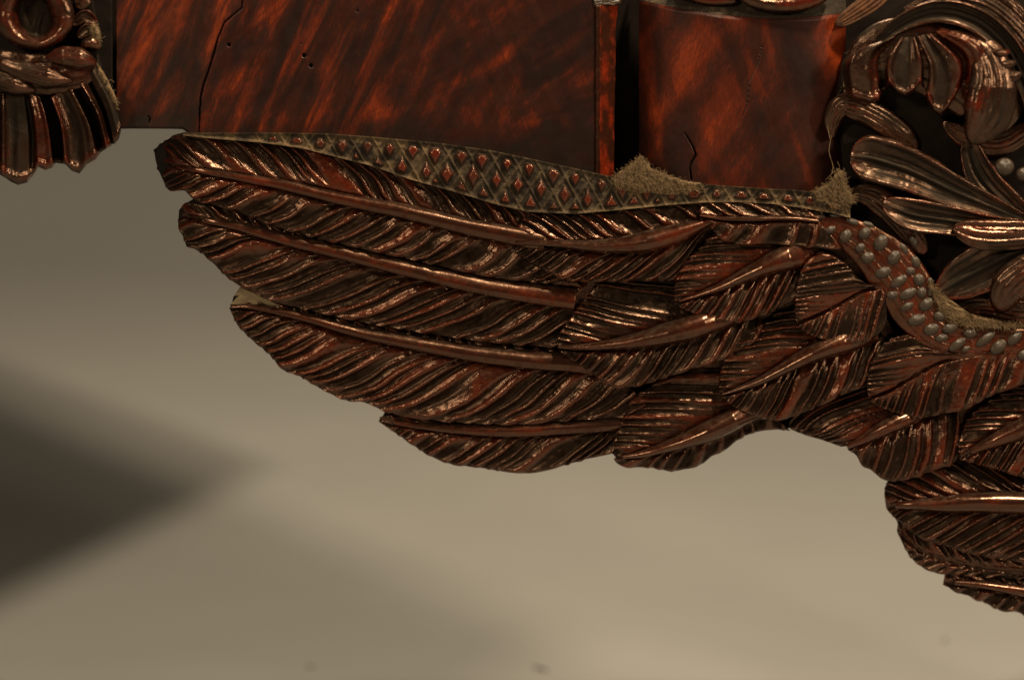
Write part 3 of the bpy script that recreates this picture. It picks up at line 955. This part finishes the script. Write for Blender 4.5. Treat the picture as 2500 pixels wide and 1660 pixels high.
feather(WING, [(2345, 1116), (2385, 1095), (2440, 1070), (2500, 1044), (2600, 1005)],
        [(2340, 1106), (2341, 1076), (2360, 1026), (2388, 996), (2450, 960), (2600, 900)],
        [(2345, 1122), (2397, 1138), (2450, 1152), (2500, 1166), (2600, 1170)],
        base=[54, 58, 52, 46], hup=[52, 42, 30, 26], hlo=[50, 64, 66, 66], pitch=16, amp=8, kup=2.2, klo=1.0, sway=0.05,
        wq=[4, 14, 24, 26, 22], quill=([5, 14, 20, 20, 18], 0.1, 1.0), seed=14, thick=40)
feather(WING, [(2163, 1236), (2206, 1232), (2283, 1231), (2385, 1226), (2487, 1227), (2600, 1230)],
        [(2159, 1212), (2160, 1190), (2172, 1170), (2234, 1150), (2330, 1110), (2420, 1110), (2500, 1130), (2600, 1140)],
        [(2164, 1242), (2182, 1263), (2196, 1274), (2240, 1310), (2290, 1328), (2370, 1352), (2500, 1373), (2600, 1380)],
        base=[24, 36, 36, 34], hup=[12, 8, 4, 2], hlo=[18, 38, 42, 42], pitch=22, amp=9, kup=1.3, klo=1.5, sway=0.05,
        wq=[6, 14, 22, 27, 28, 28], quill=([6, 14, 20, 22, 22], 0.06, 1.0), tipdrop=20, tiplen=0.12, seed=15, thick=44)
feather(WING, [(2190, 1290), (2230, 1330), (2290, 1360), (2400, 1385), (2600, 1400)],
        [(2192, 1278), (2240, 1290), (2300, 1315), (2400, 1345), (2600, 1370)],
        [(2190, 1298), (2205, 1330), (2222, 1360), (2246, 1381), (2263, 1391), (2284, 1398), (2306, 1402), (2400, 1410), (2600, 1420)],
        base=[6, 20, 22, 22], hup=[8, 20, 24, 24], hlo=[2, 14, 18, 18], pitch=17, amp=8, kup=1.2, klo=1.0, sway=0.05,
        wq=[4, 6, 8, 8], seed=16, thick=40, tipdrop=10)
feather(WING, [(2303, 1420), (2360, 1424), (2430, 1432), (2600, 1460)],
        [(2306, 1404), (2330, 1390), (2430, 1395), (2600, 1410)],
        [(2302, 1426), (2337, 1447), (2365, 1456), (2411, 1476), (2449, 1493), (2475, 1492), (2510, 1508), (2600, 1540)],
        base=[4, 12, 14, 14], hup=[0, 8, 8, 8], hlo=[-2, 8, 8, 8], pitch=24, amp=8, kup=1.0, klo=1.0, sway=0.04, scallop=7,
        wq=[4, 9, 14, 16], quill=([4, 9, 12, 12], 0.1, 1.0), seed=17, thick=40)
# raw broken flake between the second and third primary
ext_poly('broken_flake', [(586, 700), (572, 722), (584, 719), (562, 744), (606, 748), (640, 744), (690, 752), (668, 735), (630, 716)], -30, -3, M_RAW, WING, 3)

# --- beaded strap
strap = [(1935, 545), (1992, 552), (2070, 572), (2145, 622), (2202, 688), (2240, 758), (2300, 818), (2390, 844), (2480, 848), (2600, 850)]
STRAP_W = [14, 28, 48, 66, 66, 54, 48, 46, 46, 46]
STRAP_H = [60, 66, 66, 66, 66, 66, 66, 66, 66, 66]
blade('bead_strap', WING, strap, STRAP_W, STRAP_H, 'pillow', M_BEADBAND, 14, seed=90,
      tip=0, root=0.1, thick=50, wearbias=0.1)
bead_me = None
BEADS = [(1998, 530, 15, 8, 0), (2041, 527, 14, 7, 5), (2082, 542, 16, 8, 15), (2120, 549, 14, 8, 20), (2028, 561, 14, 10, -20),
         (2064, 577, 19, 15, -50), (2111, 570, 16, 14, -40), (2150, 593, 20, 16, -60), (2100, 605, 14, 12, -30), (2018, 590, 11, 9, 0),
         (2118, 629, 18, 15, -20), (2182, 629, 19, 16, -50), (2206, 608, 16, 10, 60), (2230, 590, 16, 9, 50), (2235, 640, 17, 12, 60),
         (2156, 665, 20, 15, -20), (2222, 662, 13, 11, 0), (2243, 683, 15, 14, 40), (2270, 687, 12, 9, 50), (2194, 687, 22, 13, -35),
         (2179, 720, 16, 12, -20), (2217, 717, 22, 13, -35), (2250, 714, 13, 15, 0), (2273, 714, 10, 12, 0), (2215, 748, 17, 10, -30),
         (2261, 743, 20, 15, -30), (2238, 781, 22, 15, -25), (2294, 771, 16, 15, 0), (2273, 804, 21, 15, -25), (2319, 801, 20, 15, -15),
         (2299, 825, 16, 11, -10), (2337, 841, 24, 13, -35), (2368, 813, 17, 12, 0), (2406, 828, 27, 12, -35), (2437, 847, 24, 15, -45),
         (2358, 852, 12, 8, -30), (2477, 826, 22, 13, -40), (2498, 866, 16, 12, -30), (2540, 840, 22, 13, -35)]


def strap_h(x, y):
    S = curve(strap, 200)
    W = prof(STRAP_W, 200)
    d = np.hypot(S[:, 0] - x, S[:, 1] - y)
    i = int(np.argmin(d))
    v = min(d[i] / W[i], 1.0)
    return prof(STRAP_H, 200)[i] + 14 * math.sqrt(max(0, 1 - v * v))


def bead(x, y, a, b, ang, parent, h, k=0.75):
    global bead_me
    if bead_me is None:
        V, F = [], []
        nr, ns = 10, 20
        for i in range(nr + 1):
            t = math.pi * i / nr
            for j in range(ns):
                q = 2 * math.pi * j / ns
                V.append((math.sin(t) * math.cos(q), -math.cos(t), math.sin(t) * math.sin(q)))
        for i in range(nr):
            for j in range(ns):
                F.append([i * ns + j, i * ns + (j + 1) % ns, (i + 1) * ns + (j + 1) % ns, (i + 1) * ns + j])
        o = link_mesh('bead', V, F, M_BEAD, parent, np.full(len(V), 0.5))
        bead_me = o.data
    else:
        o = bpy.data.objects.new('bead', bead_me)
        COL.objects.link(o)
        o.parent = parent
    o.location = P(x, y, h)
    o.rotation_euler = (0, math.radians(ang), 0)
    o.scale = (a * U, min(a, b) * k * U, b * U)


for (x, y, a, b, ang) in BEADS:
    bead(x, y, a * random.uniform(0.95, 1.08), b * random.uniform(0.92, 1.05), ang + random.uniform(-8, 8), WING, strap_h(x, y) - 3, 0.75)

# ------------------------------------------------------------------ acanthus scroll beside the wing root
ACA = ext_poly('acanthus', [(2060, 130), (2110, 100), (2180, 80), (2250, 20), (2330, -20), (2440, -10), (2478, 30), (2520, 90), (2620, 120), (2700, 400), (2700, 760),
                            (2330, 760), (2290, 700), (2240, 620), (2140, 560), (2056, 505), (2060, 440), (2050, 330), (2040, 240)], -140, 6, M_DARK, root, 8)
ACA['label'] = 'curled acanthus leaf with plump lobes and fluted lower leaves'
LB = [
    # spine, half width, height, kind, kw
    ([(2070, 190), (2140, 140), (2230, 130), (2330, 165), (2420, 240), (2440, 330)], [50, 80, 95, 100, 90, 60], [30, 44, 52, 56, 52, 40], 'pillow', dict(bulge=26, tip=0.2, root=0.25)),
    ([(2360, 88), (2410, 140), (2424, 205), (2410, 280), (2372, 352)], [18, 46, 60, 64, 50], [84, 100, 112, 112, 88], 'pillow', dict(bulge=30, tip=0.4, lop=0.3, vein=-6)),
    ([(2130, 116), (2200, 58), (2290, 28), (2380, 48), (2450, 104), (2510, 210), (2540, 320)], [10, 22, 30, 32, 32, 28, 22], [60, 80, 94, 100, 100, 90, 70], 'gouge', dict(bulge=8, rim=7, tip=0.1, vein=5, flutes=4)),
    ([(2210, 30), (2290, -4), (2390, 4), (2466, 54), (2536, 150), (2580, 300)], [12, 20, 22, 22, 22, 20], [60, 76, 84, 86, 80, 70], 'pillow', dict(bulge=14, tip=0.1, flutes=4)),
    ([(2290, -26), (2390, -20), (2460, 10), (2525, 84), (2600, 220)], [12, 18, 20, 22, 20], [40, 56, 60, 56, 50], 'pillow', dict(bulge=12, tip=0.1)),
    ([(2424, 126), (2446, 130), (2468, 126)], [6, 10, 8], [112, 118, 112], 'pillow', dict(bulge=8, tip=0.4, root=0.4)),
    ([(2436, 154), (2460, 158), (2482, 152)], [6, 11, 8], [112, 118, 112], 'pillow', dict(bulge=8, tip=0.4, root=0.4)),
    ([(2448, 188), (2474, 188), (2496, 180)], [7, 14, 9], [112, 118, 112], 'pillow', dict(bulge=8, tip=0.4, root=0.4)),
    ([(2030, 340), (2036, 286), (2060, 258), (2100, 268), (2170, 306), (2240, 370)], [16, 26, 32, 32, 32, 30], [20, 36, 46, 40, 24, 12], 'pillow', dict(bulge=14, tip=0.2, root=0.2)),
    ([(2545, 560), (2440, 514), (2330, 468), (2220, 416), (2130, 388), (2076, 380)], [12, 24, 38, 50, 58, 56], [70, 74, 76, 78, 82, 84], 'gouge', dict(bulge=15, rim=8, vein=12, tip=0.10)),
    ([(2545, 560), (2450, 492), (2392, 425), (2360, 336)], [14, 40, 42, 22], [60, 64, 62, 50], 'gouge', dict(bulge=8, rim=6, vein=9, tip=0.15)),
    ([(2545, 552), (2420, 552), (2300, 536), (2220, 522), (2154, 494)], [12, 24, 36, 42, 34], [72, 78, 80, 82, 80], 'gouge', dict(bulge=11, rim=7, vein=9, tip=0.2)),
    ([(2560, 566), (2470, 574), (2390, 572), (2326, 556)], [30, 38, 38, 28], [86, 92, 94, 92], 'pillow', dict(bulge=16, tip=0.25, flutes=3)),
    ([(2560, 590), (2480, 616), (2400, 654), (2330, 692), (2280, 722)], [34, 58, 66, 54, 30], [70, 80, 84, 80, 66], 'gouge', dict(bulge=10, rim=5, vein=14, tip=0.25)),
    ([(2570, 640), (2510, 664), (2462, 704), (2436, 764)], [34, 46, 46, 32], [82, 90, 86, 66], 'pillow', dict(bulge=28, tip=0.3)),
    ([(2310, 756), (2400, 752), (2480, 764), (2560, 764)], [20, 34, 34, 30], [30, 36, 40, 40], 'pillow', dict(bulge=10, tip=0.2, root=0.3)),
    ([(2300, 300), (2380, 345), (2450, 350), (2530, 300)], [20, 30, 30, 24], [24, 34, 40, 40], 'pillow', dict(bulge=10, tip=0.2, root=0.3)),
    ([(2060, 470), (2130, 480), (2200, 540), (2260, 620)], [20, 34, 34, 26], [40, 44, 44, 40], 'pillow', dict(bulge=10, tip=0.2, root=0.3)),
]
for i, (s_, w_, h_, k_, kw) in enumerate(LB):
    blade('leaf_lobe', ACA, s_, w_, h_, k_, M_LEAF, seed=100 + i, thick=50, **kw)
fan_leaf('curled_leaf', ACA, [
    ((2166, 96), (2058, 150), (2060, 238), 44, .15), ((2172, 92), (2084, 138), (2090, 246), 84, .45), ((2182, 90), (2116, 134), (2124, 256), 90, .3),
    ((2190, 91), (2142, 140), (2146, 246), 74, .7), ((2196, 92), (2156, 146), (2158, 226), 36, .05), ((2202, 92), (2170, 150), (2172, 206), 104, .65),
    ((2212, 92), (2190, 156), (2190, 228), 90, .1), ((2218, 92), (2210, 156), (2210, 238), 88, .1), ((2226, 90), (2230, 156), (2230, 226), 96, .3), ((2232, 90), (2248, 156), (2246, 204), 104, .7),
    ((2236, 90), (2260, 158), (2258, 226), 60, .05), ((2242, 88), (2272, 164), (2264, 246), 110, .6), ((2250, 87), (2292, 172), (2278, 276), 98, .1),
    ((2256, 86), (2308, 174), (2294, 286), 97, .1), ((2264, 84), (2326, 170), (2314, 270), 108, .4), ((2270, 82), (2342, 162), (2330, 240), 116, .75),
    ((2276, 80), (2352, 148), (2350, 210), 84, .4), ((2284, 77), (2362, 130), (2372, 206), 112, .8), ((2292, 73), (2380, 118), (2400, 200), 128, .75),
    ((2298, 70), (2392, 108), (2412, 170), 120, .6), ((2304, 64), (2384, 88), (2404, 126), 80, .3), ((2310, 58), (2370, 74), (2390, 96), 50, .1)],
    M_LEAF, lip=8, seed=300)
bead(2452, 408, 24, 22, 0, ACA, 60)
bead(2500, 426, 20, 18, 0, ACA, 56)

# ------------------------------------------------------------------ rosette with hanging leaves, left
ROS = ext_poly('rosette', [(-260, -60), (215, -60), (238, 60), (240, 130), (262, 220), (288, 300), (270, 345), (200, 392), (120, 392), (60, 420), (-60, 420), (-260, 330)],
               -30, 22, M_DARK, root, 6)
ROS['label'] = 'carved rosette with twisted strands and hanging fluted leaves'


def ring(cx, cy, rx, ry, tube, h, parent):
    nu, nv = 120, 22
    a = np.linspace(0, 2 * np.pi, nu)[:, None]
    v = np.linspace(0, 1, nv)[None, :]
    X = cx + np.cos(a) * (rx + (36 - rx) * v) + v * 12 * np.sin(a) * 0.5
    Y = cy + np.sin(a) * (ry + (46 - ry) * v)
    H = h + 36 * np.sin(np.pi * np.clip(0.08 + 0.86 * v, 0, 1)) ** 0.8 - 20 * v + 1.8 * (n2(a * 6, v * 4, 3) - .5)
    grid_obj('rosette_ring', X, Y, H, M_LEAF, parent, wear=0.3 + 0.25 * np.sin(np.pi * v) + 0.2 * n2(a * 3, v * 3, 5), skirt=30)
    v2 = np.linspace(0, 1, 16)[None, :]
    X = cx + np.cos(a) * 38 * v2 + v2 * 6 * np.sin(a); Y = cy + np.sin(a) * 48 * v2
    grid_obj('rosette_eye', X, Y, h - 30 + 22 * v2 ** 3 + 9 * np.exp(-((X - cx - 16 + 0.3 * (Y - cy)) / 7) ** 2), M_LEAF, parent,
             wear=0.1 + 0 * X, skirt=0)


ring(84, 40, 98, 82, 0.62, 66, ROS)
LL = [
    ([(110, 142), (160, 138), (205, 146), (236, 158)], [10, 20, 22, 12], [84, 92, 88, 74], 'pillow', dict(bulge=20, tip=0.3, root=0.3)),
    ([(-10, 150), (50, 172), (110, 188), (180, 200)], [14, 20, 21, 10], [88, 94, 92, 74], 'pillow', dict(bulge=20, tip=0.3, root=0.1)),
    ([(-70, 170), (-20, 190), (30, 206), (90, 224)], [14, 20, 20, 10], [84, 90, 88, 70], 'pillow', dict(bulge=20, tip=0.3, root=0.1)),
    ([(196, 112), (222, 106), (246, 118)], [8, 12, 8], [70, 74, 66], 'pillow', dict(bulge=10, tip=0.4, root=0.3)),
    ([(190, 92), (215, 74), (240, 84)], [8, 14, 6], [62, 66, 56], 'gouge', dict(bulge=6, rim=6, tip=0.4, root=0.3)),
    ([(180, 62), (206, 40), (238, 56)], [8, 14, 8], [56, 60, 50], 'gouge', dict(bulge=6, rim=6, tip=0.4, root=0.3)),
    ([(186, 20), (205, 2), (225, -20)], [12, 16, 8], [60, 64, 54], 'pillow', dict(bulge=10, tip=0.4, root=0.3)),
    ([(-90, 150), (30, 178), (130, 182), (236, 168)], [40, 44, 42, 30], [62, 66, 66, 58], 'pillow', dict(bulge=8, tip=0.15)),
]
LL = [(a_, [1.2 * q for q in b_], c_, d_, e_) for i_, (a_, b_, c_, d_, e_) in enumerate(LL)]
for i, (s_, w_, h_, k_, kw) in enumerate(LL):
    blade('twisted_strand', ROS, s_, w_, h_, k_, M_LEAF, seed=200 + i, thick=46, **kw)

fan_leaf('hanging_leaf', ROS, [
    ((-180, 190), (-196, 290), (-200, 380), 60, .2), ((-150, 205), (-160, 300), (-160, 402), 84, .4), ((-124, 212), (-132, 310), (-132, 392), 40, .05),
    ((-100, 216), (-108, 310), (-104, 420), 84, .5), ((-76, 220), (-80, 310), (-80, 410), 44, .05), ((-54, 222), (-56, 320), (-54, 430), 80, .2),
    ((-30, 225), (-34, 320), (-34, 424), 84, .4), ((-8, 226), (-14, 320), (-14, 418), 40, .0), ((8, 228), (8, 320), (8, 432), 88, .5), ((16, 230), (20, 330), (18, 438), 70, .3),
    ((28, 230), (30, 330), (26, 444), 66, .05), ((44, 230), (48, 330), (44, 452), 74, .1), ((56, 232), (66, 326), (66, 446), 72, .15), ((62, 232), (76, 320), (80, 430), 56, .05),
    ((74, 230), (90, 312), (94, 408), 82, .75), ((86, 234), (102, 304), (112, 416), 86, .8), ((96, 236), (114, 300), (128, 410), 98, .6),
    ((102, 238), (122, 304), (136, 398), 10, .0), ((118, 238), (140, 306), (150, 400), 8, .0), ((126, 236), (150, 306), (160, 402), 98, .6),
    ((138, 230), (164, 308), (176, 418), 74, .3), ((150, 226), (184, 310), (194, 424), 60, .05), ((164, 222), (202, 310), (212, 402), 74, .1),
    ((174, 219), (216, 306), (236, 388), 86, .35), ((182, 216), (224, 290), (246, 372), 24, .0), ((188, 212), (228, 282), (252, 368), 30, .0),
    ((198, 204), (238, 276), (262, 362), 98, .55), ((208, 196), (246, 270), (270, 358), 60, .3), ((213, 190), (250, 264), (274, 352), 22, .0), ((218, 184), (256, 258), (280, 352), 64, .1),
    ((226, 174), (268, 254), (290, 340), 74, .1), ((234, 164), (280, 250), (297, 316), 58, .1)], M_LEAF, lip=7, seed=320)

# ------------------------------------------------------------------ legs standing outside the picture
def leg(cx, name='leg'):
    zt = float(P(cx, 500, 0)[2])
    secs = [(0.0, .055, .075, -.02), (.018, .062, .085, -.025), (.045, .055, .07, -.015), (.07, .036, .042, 0), (.11, .034, .038, .005),
            (.16, .042, .045, .005), (zt, .062, .055, .02)]
    V, F = [], []
    ns = 20
    x0 = float(P(cx, 830, 0)[0])
    for (z, rx, ry, oy) in secs:
        for j in range(ns):
            a = 2 * math.pi * j / ns
            lob = 1 + (0.08 * math.cos(5 * a) if z < .05 else 0)
            V.append((x0 + rx * lob * math.cos(a), 0.05 + oy + ry * lob * math.sin(a), z))
    for i in range(len(secs) - 1):
        for j in range(ns):
            F.append([i * ns + j, i * ns + (j + 1) % ns, (i + 1) * ns + (j + 1) % ns, (i + 1) * ns + j])
    F.append(list(range(ns))[::-1]); F.append([(len(secs) - 1) * ns + j for j in range(ns)])
    return link_mesh(name, V, F, M_CARVED, root, np.full(len(V), 0.4))


leg(3300)

# ------------------------------------------------------------------ lint and dust
def fluff(label, mounds, fibres, seed):
    r = random.Random(seed)
    V, F = [], []
    def tube(pts, rad):
        pts = np.asarray(pts)
        b = len(V)
        for i, p in enumerate(pts):
            t = pts[min(i + 1, len(pts) - 1)] - pts[max(i - 1, 0)]
            t = t / (np.linalg.norm(t) + 1e-12)
            a = np.cross(t, (0.3, 1, 0.2)); a /= np.linalg.norm(a) + 1e-12
            c = np.cross(t, a)
            for k in range(3):
                q = 2 * math.pi * k / 3
                V.append(p + rad * (math.cos(q) * a + math.sin(q) * c))
        for i in range(len(pts) - 1):
            for k in range(3):
                F.append([b + i * 3 + k, b + i * 3 + (k + 1) % 3, b + (i + 1) * 3 + (k + 1) % 3, b + (i + 1) * 3 + k])
    for (poly, h0, h1, dens) in mounds:       # felted heaps: lots of short curled fibres inside an outline
        p = np.array(poly, float)
        n = int(dens * 0.75)
        cen = p.mean(0)
        out = curve(np.vstack([p, p[:1]]), 73)[:-1]
        out = sum(np.roll(out, k_, 0) for k_ in range(-4, 5)) / 9.0
        b0 = len(V)
        rr = [1.0, 0.93, 0.84, 0.74, 0.62, 0.5, 0.38, 0.26, 0.14, 0.04]
        for q in rr:
            jit = 1 + 0.26 * (n1(np.arange(72) * 0.9, seed + 3) - 0.5)
            pts = cen + (out - cen) * (q * jit)[:, None]
            hz = h0 - 6 + (h1 - h0 + 2) * math.sqrt(max(0.0, 1 - q * q)) + 9 * (n2(pts[:, 0] / 7, pts[:, 1] / 7, seed) - 0.5) + 6 * (n2(pts[:, 0] / 3, pts[:, 1] / 3, seed + 1) - 0.5)
            V.extend(P(pts[:, 0], pts[:, 1], hz))
        for i in range(len(rr) - 1):
            for j_ in range(72):
                k_ = (j_ + 1) % 72
                F.append([b0 + i * 72 + j_, b0 + i * 72 + k_, b0 + (i + 1) * 72 + k_, b0 + (i + 1) * 72 + j_])
        x0, y0 = p.min(0); x1, y1 = p.max(0)
        k = 0
        while k < n:
            x, y = r.uniform(x0, x1), r.uniform(y0, y1)
            ins = False
            for (ax, ay), (bx, by) in zip(p, np.roll(p, -1, 0)):
                if (ay > y) != (by > y) and x < (bx - ax) * (y - ay) / (by - ay + 1e-9) + ax:
                    ins = not ins
            if not ins:
                continue
            k += 1
            a = r.uniform(0, 6.28); l = r.uniform(6, 30); cv = r.uniform(-1.6, 1.6)
            h = r.uniform(h0, h1)
            pts = []
            for i in range(5):
                t = i / 4 - 0.5
                pts.append(P(x + l * t * math.cos(a + cv * t), y + l * t * math.sin(a + cv * t), h1 - 2 + 3 * math.sin(3 * t + a)))
            tube(pts, r.uniform(0.25, 0.6) * U)
    for pts2 in fibres:
        c = curve(pts2, 14)
        tube(P(c[:, 0], c[:, 1], c[:, 2]), 0.8 * U)
    o = link_mesh('dust_fluff', np.array(V), F, M_FLUFF, None, np.full(len(V), 0.5))
    o['kind'] = 'stuff'
    o['label'] = label
    o['category'] = 'dust'
    return o


fluff('tan heap of lint lying on the lozenge band at the foot of the dark gap',
      [([(1495, 436), (1530, 410), (1552, 392), (1568, 388), (1590, 412), (1640, 432), (1690, 452), (1650, 466), (1560, 462), (1500, 450)], 40, 66, 1500),
       ([(1550, 410), (1563, 380), (1578, 406), (1600, 430), (1540, 440)], 20, 50, 500),
       ([(1500, 440), (1720, 452), (1720, 470), (1500, 458)], 58, 68, 350)], [], 1)
fluff('grey lint caught between the bowed block and the acanthus leaf',
      [([(1985, 468), (2028, 445), (2044, 418), (2064, 414), (2066, 455), (2090, 490), (2050, 510), (1990, 492)], 60, 84, 800)],
      [[(2030, 330, 30), (2024, 370, 40), (2034, 410, 50), (2028, 430, 60)], [(2016, 440, 50), (2030, 425, 60), (2050, 410, 60), (2044, 395, 60)],
       [(2026, 250, 30), (2020, 300, 34), (2026, 340, 40)], [(2052, 214, 40), (2070, 208, 60), (2090, 206, 84)],
       [(2054, 218, 40), (2040, 240, 40), (2034, 250, 40)], [(2020, 455, 60), (2000, 462, 70), (1996, 478, 72)]], 2)
fluff('thin dust line along the upper side of the beaded strap',
      [([(2268, 692), (2284, 694), (2300, 730), (2336, 768), (2380, 784), (2440, 790), (2500, 792), (2500, 800), (2430, 800), (2370, 800), (2320, 786), (2290, 750)], 70, 84, 900)], [], 3)
fluff('wispy lint on the edges of the hanging leaves of the rosette',
      [([(214, 60), (232, 60), (246, 90), (240, 110), (222, 88)], 60, 72, 60), ([(232, 155), (240, 158), (292, 268), (284, 268)], 56, 66, 70)],
      [[(262, 200, 60), (272, 196, 62), (278, 202, 60)], [(228, 52, 66), (240, 66, 66), (246, 88, 64)]], 4)


def fibre(label, pts, rad):
    o = []
    V, F = [], []
    c = curve(pts, 12)
    for i, (x, y) in enumerate(c):
        a = (x - 1250) / FPX; b = (830 - y) / FPX
        d = np.array([a, cp + b * sp, -sp + b * cp])
        t = (0.0012 - CAM[2]) / d[2]
        p = CAM + t * d
        rr = rad * (0.5 + 0.5 * math.sin(math.pi * (i + 0.5) / 12))
        for k in range(5):
            q = 2 * math.pi * k / 5
            V.append(p + np.array([0, rr * math.cos(q), rr * math.sin(q)]))
    for i in range(11):
        for k in range(5):
            F.append([i * 5 + k, i * 5 + (k + 1) % 5, (i + 1) * 5 + (k + 1) % 5, (i + 1) * 5 + k])
    o = link_mesh('stray_fibre', V, F, M_DARK, None, np.full(len(V), 0.2))
    o['label'] = label
    o['category'] = 'fibre'


fibre('long dark curved fibre lying on the pale paper', [(1302, 1625), (1318, 1631), (1338, 1636)], 0.0007)
fibre('short faint fibre lying in the soft shadow on the paper', [(749, 1625), (758, 1626), (766, 1628)], 0.0005)
fibre('tiny dark fleck on the paper below the lowest feathers', [(2302, 1566), (2307, 1562), (2311, 1558)], 0.0007)

# unseen board added above the view, outline shaped to throw a wedge of shade
def shadow_board():
    pl = [(0.006, 0.425), (-0.105, 0.165), (-0.150, 0.062), (-1.0, 0.062), (-1.0, 1.0), (-0.441, 1.0)]
    n = len(pl)
    V = [(x, y, 0.455) for x, y in pl] + [(x, y, 0.480) for x, y in pl]
    F = [list(range(n))[::-1], list(range(n, 2 * n))]
    for i in range(n):
        j = (i + 1) % n
        F.append([i, j, n + j, n + i])
    link_mesh('shadow_board', V, F, M_DARK, root, np.full(2 * n, 0.3), False)


shadow_board()
